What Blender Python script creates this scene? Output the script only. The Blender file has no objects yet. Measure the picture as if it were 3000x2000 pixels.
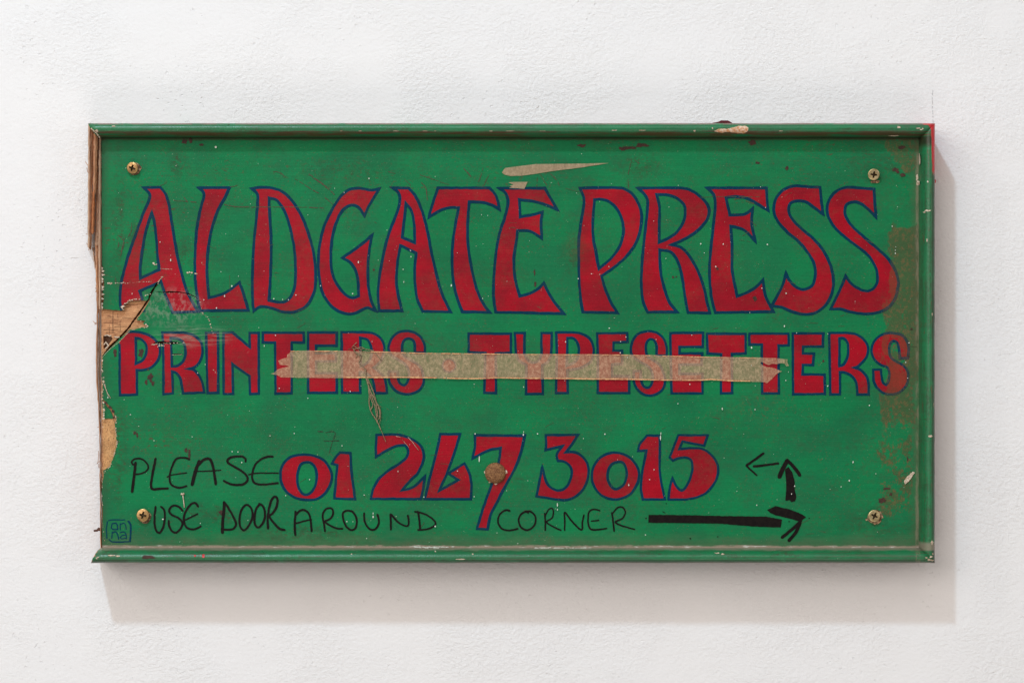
import bpy, math, random
from mathutils import Vector, noise as mn
from mathutils.geometry import delaunay_2d_cdt
C = bpy.context.scene
col = C.collection
R = random.Random(7)

# ------------------------------------------------------------------ camera
D = 1.8                      # camera to painted face
PF = -0.0265                  # y of the painted face (the wall is y = 0)
cam = bpy.data.cameras.new('camera'); cam_o = bpy.data.objects.new('camera', cam); col.objects.link(cam_o)
cam_o.location = (0, PF - D, 0); cam_o.rotation_euler = (math.radians(90), 0, 0)
cam.sensor_width = 36; cam.lens = 36 * D / 0.75; cam.clip_end = 50
C.camera = cam_o
# ------------------------------------------------------------------ light
C.view_settings.view_transform = 'Standard'; C.view_settings.look = 'None'
C.view_settings.exposure = 0.05; C.view_settings.gamma = 1
w = bpy.data.worlds.new('World'); C.world = w; w.use_nodes = True
w.node_tree.nodes['Background'].inputs[0].default_value = (1.0, 0.915, 0.86, 1)
w.node_tree.nodes['Background'].inputs[1].default_value = 0.22
def aim(o): o.rotation_euler = (-o.location).to_track_quat('-Z', 'Y').to_euler()
def spot(name, loc, watts, radius, colr):
    l = bpy.data.lights.new(name, 'SPOT'); l.energy = watts; l.shadow_soft_size = radius; l.color = colr
    l.spot_size = math.radians(75); l.spot_blend = 1.0
    o = bpy.data.objects.new(name, l); col.objects.link(o); o.location = loc; aim(o)
def area(name, loc, watts, sx, sy, colr):
    l = bpy.data.lights.new(name, 'AREA'); l.energy = watts; l.shape = 'RECTANGLE'; l.size = sx; l.size_y = sy; l.color = colr
    o = bpy.data.objects.new(name, l); col.objects.link(o); o.location = loc; aim(o)
spot('gallery_spot', (-0.873, -2.0, 2.40), 172, 0.085, (0.65, 0.88, 1.06))
spot('gallery_spot', (-3.1, -2.2, 2.40), 38, 0.12, (1.0, 0.95, 0.9))
WARM = (1.0, 0.915, 0.865)
area('room_fill', (-1.9, -4.1, 1.35), 60, 2.6, 2.0, WARM)  # unseen area lamp added for fill and a sheen on the left paint
area('top_fill', (-0.3, -2.7, 2.7), 24, 3.0, 1.4, WARM)  # unseen overhead lamp, added as soft fill
area('left_fill', (-2.9, -2.4, 1.0), 24, 1.8, 2.0, WARM)  # added fill lamp, out of frame to the left
area('right_fill', (3.0, -2.8, 0.7), 20, 1.8, 2.0, WARM)  # added fill lamp out of frame, lifts the shadow at the right
area('low_fill', (0.0, -2.7, -2.5), 24, 3.0, 1.4, WARM)  # added fill lamp below the frame, lightens the shadow under the sign

# ------------------------------------------------------------------ helpers
def W(px, py, y=PF):
    k = (y - (PF - D)) / D
    return Vector(((px - 1500) / 4000 * k, y, (1000 - py) / 4000 * k))
def link(name, me, mat, parent=None, label=None, kind=None):
    o = bpy.data.objects.new(name, me); col.objects.link(o)
    if mat and not me.materials: me.materials.append(mat)
    if parent: o.parent = parent
    if label: o['label'] = label
    if kind: o['kind'] = kind
    return o
def mesh(name, vs, fs, smooth=False):
    me = bpy.data.meshes.new(name); me.from_pydata([tuple(v) for v in vs], [], fs); me.update()
    if smooth: me.polygons.foreach_set('use_smooth', [True] * len(me.polygons))
    return me
def area2(p): return sum(p[i][0]*p[(i+1) % len(p)][1] - p[(i+1) % len(p)][0]*p[i][1] for i in range(len(p)))
def ccw(p): return p if area2(p) > 0 else p[::-1]
def inside(x, y, p):
    c = False; n = len(p); j = n - 1
    for i in range(n):
        xi = p[i][0]; yi = p[i][1]; xj = p[j][0]; yj = p[j][1]
        if (yi > y) != (yj > y) and x < (xj - xi) * (y - yi) / (yj - yi) + xi: c = not c
        j = i
    return c
def parse(s, ox=0, oy=0, sc=1.0):
    pts = []
    for t in s.split():
        c = t.endswith('*'); t = t.rstrip('*'); a, b = t.split(',')
        pts.append((ox + float(a) / sc, oy + float(b) / sc, c))
    return pts
def spline(pts, closed=True, step=4.0):
    """Catmull-Rom through the points, sharp where flagged; returns (x, y, corner)"""
    n = len(pts); out = []
    rng = range(n) if closed else range(n - 1)
    for i in rng:
        p1, p2 = pts[i], pts[(i + 1) % n]
        p0 = pts[(i - 1) % n] if (closed or i > 0) else p1
        p3 = pts[(i + 2) % n] if (closed or i < n - 2) else p2
        if p1[2]: p0 = (2*p1[0] - p2[0], 2*p1[1] - p2[1])
        if p2[2]: p3 = (2*p2[0] - p1[0], 2*p2[1] - p1[1])
        L = math.hypot(p2[0]-p1[0], p2[1]-p1[1]); k = max(1, int(L / step))
        straight = p1[2] and p2[2]
        for j in range(k):
            t = j / k
            if straight: x = p1[0] + (p2[0]-p1[0])*t; y = p1[1] + (p2[1]-p1[1])*t
            else:
                f = lambda a, b, c, d: .5*((2*b) + (-a+c)*t + (2*a-5*b+4*c-d)*t*t + (-a+3*b-3*c+d)*t**3)
                x = f(p0[0], p1[0], p2[0], p3[0]); y = f(p0[1], p1[1], p2[1], p3[1])
            out.append((x, y, p1[2] and j == 0))
    if not closed: out.append((pts[-1][0], pts[-1][1], True))
    return out
def wob(x, y, a, s=1.0):
    v = mn.noise_vector(Vector((x * .07 * s, y * .07 * s, 3.1)))
    return x + v[0] * a, y + v[1] * a
def ribbon(pts, width, closed=True, seed=0, miter=2.4, taper=False, skip_last=False):
    """list of convex quads (2-D) following the points"""
    n = len(pts); L = []; Rr = []
    for i in range(n):
        a = pts[(i - 1) % n] if (closed or i > 0) else None
        b = pts[i]
        c = pts[(i + 1) % n] if (closed or i < n - 1) else None
        d1 = Vector((b[0]-a[0], b[1]-a[1])) if a else None
        d2 = Vector((c[0]-b[0], c[1]-b[1])) if c else None
        if d1 is None or d1.length < 1e-6: d1 = d2
        if d2 is None or d2.length < 1e-6: d2 = d1
        d1 = d1.normalized(); d2 = d2.normalized(); t = d1 + d2
        if t.length < .15: t = Vector((-d1.y, d1.x)); m = miter
        else:
            t.normalize(); m = min(miter, 1 / max(.2, abs(t.dot(d1))))
        nrm = Vector((-t.y, t.x))
        ww = width * (1 + .2 * mn.noise(Vector((b[0]*.03, b[1]*.03, seed*7.3)))) * .5
        L.append((b[0] + nrm.x*ww*m, b[1] + nrm.y*ww*m)); Rr.append((b[0] - nrm.x*ww*m, b[1] - nrm.y*ww*m))
    qs = []
    for i in range(n if closed else n - 1):
        if skip_last and i >= n - 1 - skip_last: continue
        j = (i + 1) % n
        q = [L[i], L[j], Rr[j], Rr[i]]
        if abs(area2(q)) > .02: qs.append(q)
    return qs
def capdisc(x, y, r, n=10): return [(x + r*math.cos(2*math.pi*k/n), y + r*math.sin(2*math.pi*k/n)) for k in range(n)]
def union(polys, exclude=()):
    """all polygons merged into one flat sheet without overlaps"""
    vs = []; es = []; cell = {}; G = 12.0
    for k, p in enumerate(polys):
        x0 = min(q[0] for q in p); x1 = max(q[0] for q in p); y0 = min(q[1] for q in p); y1 = max(q[1] for q in p)
        for i in range(int(x0 // G), int(x1 // G) + 1):
            for j in range(int(y0 // G), int(y1 // G) + 1): cell.setdefault((i, j), []).append((x0, x1, y0, y1, p))
    for p in list(polys) + list(exclude):
        b = len(vs); vs += [Vector(q[:2]) for q in p]; es += [(b + i, b + (i + 1) % len(p)) for i in range(len(p))]
    ov, oe, of, a, b_, orig = delaunay_2d_cdt(vs, es, [], 0, 1e-4)
    keep = []
    for f in of:
        x = sum(ov[i].x for i in f) / len(f); y = sum(ov[i].y for i in f) / len(f)
        hit = any(x0 <= x <= x1 and y0 <= y <= y1 and inside(x, y, p) for x0, x1, y0, y1, p in cell.get((int(x // G), int(y // G)), ()))
        if hit and not any(inside(x, y, p) for p in exclude): keep.append(f)
    return [tuple(v) for v in ov], keep
def region(loops, exclude=(), grid=None):
    """even-odd fill of closed loops"""
    vs = []; es = []
    for p in list(loops) + list(exclude):
        b = len(vs); vs += [Vector(q[:2]) for q in p]; es += [(b + i, b + (i + 1) % len(p)) for i in range(len(p))]
    lp = [[(q[0], q[1]) for q in p] for p in loops]; ex = [[(q[0], q[1]) for q in p] for p in exclude]
    if grid:
        xs = [v.x for v in vs]; ys = [v.y for v in vs]
        x = min(xs)
        while x < max(xs):
            y = min(ys)
            while y < max(ys):
                if sum(inside(x, y, p) for p in lp) % 2: vs.append(Vector((x, y)))
                y += grid
            x += grid
    ov, oe, of, a, b_, c_ = delaunay_2d_cdt(vs, es, [], 0, 1e-4)
    keep = []
    for f in of:
        x = sum(ov[i].x for i in f) / len(f); y = sum(ov[i].y for i in f) / len(f)
        if sum(inside(x, y, p) for p in lp) % 2 and not any(inside(x, y, p) for p in ex): keep.append(f)
    return [tuple(v) for v in ov], keep
def compact(v, f):
    use = sorted({i for t in f for i in t}); m = {a: b for b, a in enumerate(use)}
    return [v[i] for i in use], [[m[i] for i in t] for t in f]
def sheet(name, vf, off, mat, parent, depth=None, **kw):
    """a thin coat of paint / ink / tape lying on the sign's face (offset towards the viewer)"""
    v, f = compact(*vf)
    if not f: return None
    vs = []
    for x, y in v:
        s = surf(x, y) if depth is None else depth
        vs.append(W(x, y, s - off))
    # front faces must look to -y: CCW in (x, y-down) pixels is seen reversed
    fs = []
    for t in f:
        a, b, c = vs[t[0]], vs[t[1]], vs[t[2]]
        fs.append(t if (b - a).cross(c - a).y < 0 else t[::-1])
    return link(name, mesh(name, vs, fs), mat, parent, **kw)
def slab(name, loops, yf, thick, mat, parent, exclude=(), bulge=None, **kw):
    """a board cut to an outline: front face, side walls, real thickness"""
    v, f = compact(*region(loops, exclude))
    n = len(v); vs = [W(x, y, yf + (bulge(x, y) if bulge else 0)) for x, y in v]
    vs += [Vector((a.x, yf + thick, a.z)) for a in vs[:n]]
    fs = []; edges = {}
    for t in f:
        a, b, c = vs[t[0]], vs[t[1]], vs[t[2]]
        if (b - a).cross(c - a).y > 0: t = t[::-1]
        fs.append(list(t)); fs.append([i + n for i in t[::-1]])
        for i in range(len(t)):
            e = (t[i], t[(i + 1) % len(t)]); edges[e] = 1
    for a, b in list(edges):
        if (b, a) not in edges: fs.append([b, a, a + n, b + n])
    return link(name, mesh(name, vs, fs), mat, parent, **kw)

# ------------------------------------------------------------------ node language
class S:
    def __init__(s, nt, sock): s.nt = nt; s.k = sock
    def _m(s, op, o=0, o2=None, clamp=False):
        n = s.nt.nodes.new('ShaderNodeMath'); n.operation = op; n.use_clamp = clamp
        for i, v in enumerate([s, o] + ([o2] if o2 is not None else [])):
            if isinstance(v, S): s.nt.links.new(v.k, n.inputs[i])
            else: n.inputs[i].default_value = v
        return S(s.nt, n.outputs[0])
    def __add__(s, o): return s._m('ADD', o)
    def __radd__(s, o): return s._m('ADD', o)
    def __sub__(s, o): return s._m('SUBTRACT', o)
    def __rsub__(s, o): return (s * -1) + o
    def __mul__(s, o): return s._m('MULTIPLY', o)
    __rmul__ = __mul__
    def __truediv__(s, o): return s._m('DIVIDE', o)
    def abs(s): return s._m('ABSOLUTE')
    def max(s, o): return s._m('MAXIMUM', o)
    def min(s, o): return s._m('MINIMUM', o)
    def sq(s): return s._m('POWER', 2.0)
    def sqrt(s): return s._m('SQRT')
    def step(s, a, b):
        n = s.nt.nodes.new('ShaderNodeMapRange'); n.interpolation_type = 'SMOOTHSTEP'
        s.nt.links.new(s.k, n.inputs[0]); n.inputs[1].default_value = min(a, b); n.inputs[2].default_value = max(a, b)
        n.inputs[3].default_value = 0 if a < b else 1; n.inputs[4].default_value = 1 if a < b else 0
        return S(s.nt, n.outputs[0])
class M:
    def __init__(s, name, rough=.5, spec=.5):
        s.m = bpy.data.materials.new(name); s.m.use_nodes = True; s.nt = s.m.node_tree
        s.b = s.nt.nodes['Principled BSDF']; s.b.inputs['Roughness'].default_value = rough
        s.b.inputs['Specular IOR Level'].default_value = spec
        tc = s.nt.nodes.new('ShaderNodeTexCoord'); sp = s.nt.nodes.new('ShaderNodeSeparateXYZ')
        s.nt.links.new(tc.outputs['Object'], sp.inputs[0])
        s.x = S(s.nt, sp.outputs[0]) * 4000 + 1500; s.y = S(s.nt, sp.outputs[2]) * -4000 + 1000; s.d = S(s.nt, sp.outputs[1]) * 4000
    def noise(s, px, py, det=2, rough=.5, seed=0, x=None, y=None):
        cb = s.nt.nodes.new('ShaderNodeCombineXYZ')
        a = (x or s.x) / px; b = (y or s.y) / py; c = s.d / px + seed * 17.3
        for i, v in enumerate((a, b, c)): s.nt.links.new(v.k, cb.inputs[i])
        n = s.nt.nodes.new('ShaderNodeTexNoise'); n.inputs['Scale'].default_value = 1
        n.inputs['Detail'].default_value = det; n.inputs['Roughness'].default_value = rough
        s.nt.links.new(cb.outputs[0], n.inputs['Vector']); return S(s.nt, n.outputs[0])
    def rgb(s, c):
        n = s.nt.nodes.new('ShaderNodeRGB'); n.outputs[0].default_value = (*c, 1); return S(s.nt, n.outputs[0])
    def mix(s, f, a, b, mode='MIX'):
        n = s.nt.nodes.new('ShaderNodeMix'); n.data_type = 'RGBA'; n.blend_type = mode
        for i, v in ((0, f), (6, a), (7, b)):
            if isinstance(v, S): s.nt.links.new(v.k, n.inputs[i])
            elif i == 0: n.inputs[0].default_value = v
            else: n.inputs[i].default_value = (*v, 1)
        return S(s.nt, n.outputs[2])
    def gain(s, c, v):
        """colour times a scalar"""
        cb = s.nt.nodes.new('ShaderNodeCombineXYZ')
        for i in range(3): s.nt.links.new(v.k, cb.inputs[i])
        return s.mix(1.0, c, S(s.nt, cb.outputs[0]), 'MULTIPLY')
    def box(s, v, a, b, soft): return v.step(a - soft, a + soft) * v.step(b + soft, b - soft)
    def ell(s, cx, cy, rx, ry, a=1.0, b=.6):
        r = (((s.x - cx) / rx).sq() + ((s.y - cy) / ry).sq()).sqrt(); return r.step(a, b)
    def out(s, c): s.nt.links.new(c.k, s.b.inputs['Base Color'])
    def rough(s, v): s.nt.links.new(v.k, s.b.inputs['Roughness'])
    def bump(s, h, dist, strength=1.0):
        n = s.nt.nodes.new('ShaderNodeBump'); n.inputs['Strength'].default_value = strength; n.inputs['Distance'].default_value = dist
        s.nt.links.new(h.k, n.inputs['Height']); s.nt.links.new(n.outputs[0], s.b.inputs['Normal']); return n

def aged(m, base, wear=1.0, frame=False):
    """paint with brush streaks, grime, rubbed-through brown and dust, placed where the sign carries them"""
    st = m.noise(170, 4.5, 3, .6, 1); big = m.noise(260, 170, 2, .5, 2); fine = m.noise(11, 8, 3, .7, 3)
    c = m.gain(base, st * .26 + big * .42 + fine * .36 + .44)
    # yellow-grey grime film, patchy
    film = m.noise(120, 80, 5, .65, 4).step(.42, .68) * m.noise(14, 12, 4, .7, 5).step(.35, .6)
    c = m.mix(film * (.36 * wear), c, (.035, .075, .034))
    # fine brown wear specks, clustered
    sp = m.noise(5.5, 4.5, 3, .65, 6).step(.60, .67) * m.noise(110, 120, 3, .6, 7).step(.40, .60)
    c = m.mix(sp * (.62 * wear), c, (.105, .055, .03))
    sp2 = m.noise(16, 7, 4, .7, 8).step(.605, .66) * (m.ell(430, 690, 260, 330, 1, .3) + m.ell(480, 1300, 220, 140, 1, .3)
          + m.ell(1150, 520, 800, 90, 1, .5) * .7 + m.ell(2450, 480, 300, 120, 1, .4)).min(1.0)
    c = m.mix(sp2 * (.8 * wear), c, (.085, .04, .022))
    # darker rubbed scuffs where hands and weather have been at it
    def scuff(cx, cy, rx, ry, k): return m.ell(cx, cy, rx, ry, 1, .1) * k
    a1 = (scuff(402, 712, 42, 95, 1) + scuff(522, 485, 46, 55, .9) + scuff(545, 745, 34, 66, .8) + scuff(348, 640, 30, 300, .7) + scuff(345, 1330, 46, 260, .8) + scuff(585, 1500, 40, 40, .7)
          + scuff(650, 1510, 60, 40, .8) + scuff(1690, 745, 70, 110, .6) + scuff(1880, 480, 90, 60, .6) + scuff(2580, 480, 160, 120, .5) + scuff(900, 1560, 260, 40, .8) + scuff(2560, 1540, 160, 60, .6) + scuff(1000, 500, 260, 70, .5)).min(1.0)
    c = m.mix(a1 * m.noise(24, 18, 5, .75, 29).step(.40, .60) * (.62 * wear), c, (.022, .045, .020))
    c = m.mix(a1 * m.noise(9, 8, 4, .75, 30).step(.54, .62) * (.72 * wear), c, (.055, .032, .016))
    # pale flecks
    fl = m.noise(4.2, 4.2, 2, .6, 9).step(.735, .76)
    c = m.mix(fl * .6, c, (.42, .45, .32))
    # the brown stain down the right side
    sn = m.noise(58, 95, 5, .68, 10); sx = m.noise(9, 11, 4, .75, 11)
    xx = m.x + (m.noise(46, 80, 5, .7, 12) - .5) * 130 + (m.y - 665).max(0) * .055
    band = m.box(xx, 2612, 2712, 5) * m.box(m.y + (m.noise(30, 30, 3, .6, 27) - .5) * 60, 662, 1505, 6)
    stain = (band * ((sn * .62 + sx * .38 + m.box(m.y, 600, 1180, 120) * .085 + m.y.step(900, 700) * .1).step(.470, .530))).max(
        m.ell(2640, 450, 56, 66, 1, .93) * (m.x + (sx - .5) * 60 - m.y * .75).step(2268, 2276) * (sx * .7 + sn * .3).step(.425, .47) * .85).max(
        m.ell(1690, 725, 55, 60, 1, .2) * .35).max(m.ell(2230, 1190, 130, 60, 1, .3) * sx.step(.55, .6) * .3)
    c = m.mix(stain * (0.0 if frame else .66 if wear >= 1 else .42), c, m.mix(sx.step(.50, .62), (.062, .066, .024), (.17, .065, .028)))
    # grime gathered along the borders
    if not frame:
        g = (m.x + m.noise(40, 60, 3, .6, 13) * 34).step(352, 300)
        c = m.mix(g * .6, c, (.032, .055, .028))
        g = (m.y - m.noise(60, 26, 4, .6, 14) * 60).step(1520, 1590)
        c = m.mix(g * .5, c, (.14, .12, .075))
        g = (m.x - m.noise(16, 50, 3, .6, 15) * 30).step(2640, 2688)
        c = m.mix(g * .6, c, (.10, .09, .05))
        g = (m.y - m.noise(30, 8, 4, .6, 16) * 14).step(1588, 1594)
        c = m.mix(g * .92, c, m.mix(m.noise(40, 6, 3, .7, 25).step(.56, .66), (.33, .25, .19), (.6, .56, .5)))
        g = m.box(m.x - (m.noise(6, 40, 4, .7, 17) - .5) * 18, 2683, 2692, 3) * m.box(m.y, 450, 1620, 20) * m.noise(12, 70, 4, .7, 28).step(.40, .58)
        c = m.mix(g * .55, c, (.24, .19, .13))
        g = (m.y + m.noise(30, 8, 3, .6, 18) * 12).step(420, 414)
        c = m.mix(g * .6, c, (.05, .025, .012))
    # chalky scuffing on the lifted flap
    sc = m.ell(500, 900, 130, 72, 1, .45) * m.noise(16, 22, 4, .7, 19).step(.43, .62)
    c = m.mix(sc * .24, c, (.42, .40, .34))
    sc = m.ell(560, 985, 150, 42, 1, .4) * m.noise(60, 8, 4, .7, 20).step(.42, .65)
    c = m.mix(sc * .34, c, (.36, .42, .32))
    return c

# ------------------------------------------------------------------ materials
def paint(name, base, base2, wear=1.0, rough=.5, frame=False):
    m = M(name, rough, .08 if 'blue' in name else .18)
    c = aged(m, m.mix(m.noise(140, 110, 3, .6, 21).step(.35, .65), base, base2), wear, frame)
    m.out(c)
    h = m.noise(130, 3.6, 3, .6, 22) * .6 + m.noise(5, 5, 4, .6, 23) * .4
    m.bump(h, .00035, .55)
    m.rough(m.noise(90, 60, 4, .6, 24) * .35 + (rough - .12))
    return m
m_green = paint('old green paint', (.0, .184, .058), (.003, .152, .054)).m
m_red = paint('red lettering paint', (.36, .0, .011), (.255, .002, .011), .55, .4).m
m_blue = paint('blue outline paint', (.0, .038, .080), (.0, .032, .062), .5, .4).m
def frame_paint():
    m = M('green moulding paint', .27, .5)
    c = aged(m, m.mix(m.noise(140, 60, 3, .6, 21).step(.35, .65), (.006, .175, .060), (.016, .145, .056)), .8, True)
    # brown rubbed streaks along the top rail's inner shoulder, widened to deepen its shade
    k = m.box(m.y + m.noise(70, 6, 4, .65, 31) * 14, 396, 409, 3) * m.noise(150, 7, 5, .7, 32).step(.40, .54)
    c = m.mix(k * .85, c, (.10, .032, .016))
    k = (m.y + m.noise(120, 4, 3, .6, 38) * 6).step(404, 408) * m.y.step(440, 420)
    c = m.mix(k * .9, c, (.02, .018, .008))  # near-black line: shade under the rail painted in, over a real dirt line
    k = m.noise(90, 22, 5, .72, 45).step(.50, .68) * m.noise(7, 6, 4, .75, 46).step(.40, .58)
    c = m.mix(k * .6, c, (.045, .030, .014))
    k = m.x.step(2670, 2680) * m.noise(10, 130, 5, .72, 47).step(.44, .58) * m.noise(6, 9, 4, .75, 48).step(.36, .6)
    c = m.mix(k * .6, c, (.03, .045, .018))
    k = (m.y.step(1630, 1640) + m.x.step(2717, 2725) * m.y.step(500, 540)).min(1.0) * m.noise(60, 60, 5, .7, 49).step(.30, .52)
    c = m.mix(k * .62, c, (.022, .035, .016))  # shaded low and outer sides of the rails painted darker, blotched with dirt
    # dusty, rubbed bottom and right rails
    k = m.y.step(1580, 1590) * m.noise(120, 5, 5, .7, 33).step(.52, .66)
    c = m.mix(k * .55, c, (.07, .05, .03))
    k = m.y.step(1580, 1590) * (m.y - m.noise(30, 5, 4, .6, 34) * 10).step(1606, 1600)
    c = m.mix(k * .7, c, (.27, .21, .16))
    k = m.x.step(2670, 2685) * m.noise(7, 40, 5, .7, 35).step(.60, .66)
    c = m.mix(k * .7, c, (.12, .04, .02))
    k = m.x.step(2670, 2680) * m.x.step(2692, 2686) * m.noise(5, 60, 4, .6, 36).step(.42, .6) * m.y.step(420, 460)
    c = m.mix(k * .55, c, (.2, .16, .10))
    # outermost arris worn to dull brown red
    e = (m.y.step(370.5, 367.5)).max(m.x.step(2729, 2732)).max(m.y.step(1641.5, 1645)) * m.noise(50, 50, 4, .7, 37).step(.38, .5)
    c = m.mix(e * .75, c, (.22, .10, .085))
    # red paint run over the top right corner
    wv = m.noise(5, 30, 3, .6, 39) * 7
    r = (((m.x + wv - (m.y - 380).max(0) * .035).step(2721, 2724) * m.y.step(520, 500)).max((m.x - m.y * .55 + m.noise(8, 8, 2, .5, 40) * 8).step(2510, 2513) * m.x.step(2706, 2710))).max(
        m.y.step(371, 369.5) * m.x.step(2694, 2702))
    c = m.mix(r * m.y.step(536, 531), c, (.50, .018, .022))
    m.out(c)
    h = m.noise(60, 60, 4, .6, 41) * .5 + m.noise(5, 5, 3, .6, 42) * .5
    m.bump(h, .0006, .6)
    m.rough(m.noise(60, 40, 4, .7, 43) * .5 + .12)
    return m.m
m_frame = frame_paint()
def wood(name, a, b, dark, vx, vy, grime=.5):
    m = M(name, .75, .2)
    g = m.noise(vx, vy, 5, .7, 51); f = m.noise(vx * .3, vy * .3, 4, .7, 52)
    c = m.mix(g.step(.3, .7), a, b)
    c = m.mix(f.step(.52, .66) * grime, c, dark)
    m.out(m.gain(c, m.noise(30, 40, 3, .6, 53) * .7 + .65)); m.bump(g * .6 + f * .4, .0012, .9)
    return m.m
m_split = wood('split softwood', (.40, .17, .08), (.62, .34, .19), (.12, .05, .028), 4, 60)
m_split2 = wood('grey split softwood', (.46, .27, .17), (.68, .47, .32), (.13, .065, .04), 4, 80)
m_orange = wood('orange split softwood', (.50, .17, .06), (.60, .26, .12), (.22, .08, .03), 3, 90)
m_ply = wood('bare ply core', (.46, .21, .10), (.62, .33, .16), (.15, .05, .025), 60, 9, .8)
m_ply2 = wood('bare ply corner', (.50, .25, .10), (.66, .37, .16), (.16, .08, .04), 10, 16, .9)
m_back = wood('dark ply edge', (.12, .07, .05), (.2, .12, .08), (.04, .02, .015), 20, 9)
def simple(name, c, c2=None, rough=.6, px=6, spec=.3, metal=0, bump=0, t=(.4, .6)):
    m = M(name, rough, spec); m.b.inputs['Metallic'].default_value = metal
    m.out(m.mix(m.noise(px, px, 4, .7, 61).step(*t), c, c2 or c))
    if bump: m.bump(m.noise(px, px, 4, .7, 62), bump, .8)
    return m.m
m_pen = simple('black marker ink', (.006, .004, .004), (.010, .007, .006), .45, 12, .12)
m_penfaint = simple('worn marker ink', (.012, .016, .010), (.03, .09, .04), .5, 5)
m_fbrown = simple('scratched brown', (.075, .045, .025), (.05, .10, .045), .6, 7, t=(.45, .58))
m_chipb = simple('old brown undercoat', (.062, .024, .015), (.035, .018, .012), .6, 10, bump=.0003)
m_white = simple('white paint speck', (.70, .70, .65), (.50, .55, .45), .5, 5)
m_pale = simple('raw chip edge', (.68, .58, .46), (.42, .30, .2), .8, 4, bump=.0004)
m_dark = simple('crack shade and dark grain', (.022, .012, .008), (.05, .02, .012), .8, 6)  # painted shade inside the cracks; also the dark grain cuts
m_brass = simple('yellow brass screw', (.50, .31, .13), (.36, .21, .08), .33, 7, .5, .75, .0001)
m_brass2 = simple('dull zinc screw', (.44, .33, .15), (.56, .46, .26), .35, 7, .5, .75, .0001)
m_recess = simple('dark screw recess', (.05, .03, .012), (.10, .07, .03), .5, 4, .4, .5)  # recess coloured darker than the screw head
m_nail = simple('rusty nail crust', (.31, .155, .065), (.17, .075, .035), .75, 6, .2, 0, .0016)
m_redp = simple('glossy red paint drip', (.52, .018, .022), None, .18, 9, .6)
m_dred = simple('dark red flake', (.09, .006, .012), None, .5, 9)
m_web = simple('dusty thread', (.30, .22, .13), (.16, .12, .07), .9, 4)
m_mark = simple('blue brush signature', (.0, .028, .078), (.003, .055, .06), .45, 5, .1, t=(.45, .65))
m_pencil = simple('pencil', (.38, .37, .37), (.66, .66, .66), .7, 3)
def tape(name, c1, c2, ct, base):
    m = M(name, .6, .25)
    n = m.noise(7, 9, 5, .8, 71); n2 = m.noise(16, 50, 4, .7, 72)
    c = m.mix(n.step(.36, .64), c1, c2)
    c = m.mix((n2 * .6 + n * .4).step(.52, .66) * .75, c, ct)
    m.out(c); m.bump(n, .0005, .6)
    tr = m.nt.nodes.new('ShaderNodeBsdfTransparent'); mx = m.nt.nodes.new('ShaderNodeMixShader')
    e = (m.x * 0 + base) + n.step(.45, .7) * .16 - n2.step(.55, .7) * .10
    m.nt.links.new(e.k, mx.inputs[0]); m.nt.links.new(tr.outputs[0], mx.inputs[1]); m.nt.links.new(m.b.outputs[0], mx.inputs[2])
    o = m.nt.nodes['Material Output']; m.nt.links.new(mx.outputs[0], o.inputs['Surface'])
    return m.m
m_tape = tape('aged masking tape', (.46, .29, .17), (.74, .50, .31), (.30, .16, .08), .42)
m_tape2 = tape('tan masking tape', (.36, .26, .155), (.44, .32, .20), (.30, .21, .13), .74)
m_tedge = simple('curled tape edge', (.72, .42, .20), (.50, .20, .09), .6, 9)
def wall_mat():
    m = M('white painted plaster', .85, .15)
    m.out(m.mix(m.noise(500, 400, 2, .5, 81), (.80, .80, .80), (.82, .81, .795)))
    a = m.noise(10.5, 8.5, 4, .6, 82); b = m.noise(60, 50, 3, .5, 83); pit = m.noise(13, 11, 2, .5, 84)
    amt = m.noise(330, 300, 2, .5, 85).step(.35, .65) * .8 + .35
    h = a * amt + b * .35 - pit.step(.66, .74) * m.noise(200, 200, 2, .5, 86).step(.5, .62) * .5
    m.bump(h, .0016, .6)
    return m.m
m_wall = wall_mat()

# ------------------------------------------------------------------ wall
v = [(-2.2, 0, -1.6), (2.2, 0, -1.6), (2.2, 0, 1.8), (-2.2, 0, 1.8), (-2.2, .12, -1.6), (2.2, .12, -1.6), (2.2, .12, 1.8), (-2.2, .12, 1.8)]
wall = link('wall', mesh('wall', v, [[0, 1, 2, 3], [5, 4, 7, 6], [3, 2, 6, 7], [1, 0, 4, 5], [0, 3, 7, 4], [2, 1, 5, 6]]), m_wall, kind='structure')
pl = []
for (y0, y1, x0, x1, ww) in ((264, 280, 2733, 2731, 1.6), (284, 306, 2731, 2732, 1.5), (312, 318, 2732, 2732, 2.4), (322, 336, 2732, 2733, 1.5), (340, 344, 2733, 2733, 2.6), (350, 366, 2733, 2734, 1.4)):
    pl += ribbon([(x0, y0, True), (x1, y1, True)], ww, False)
def wallsheet(name, vf, mat, **kw): return sheet(name, vf, .0003, mat, wall, depth=0, **kw)
wallsheet('pencil_line', union(pl), m_pencil, kind='stuff')

# ------------------------------------------------------------------ the sign
sign = bpy.data.objects.new('painted_sign', None); col.objects.link(sign); sign.location = (0, 0, 0)
sign.empty_display_size = .05
sign['label'] = 'battered green wooden sign with hand-painted red letters and tape, screwed to the white wall'
sign['category'] = 'sign'

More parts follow.
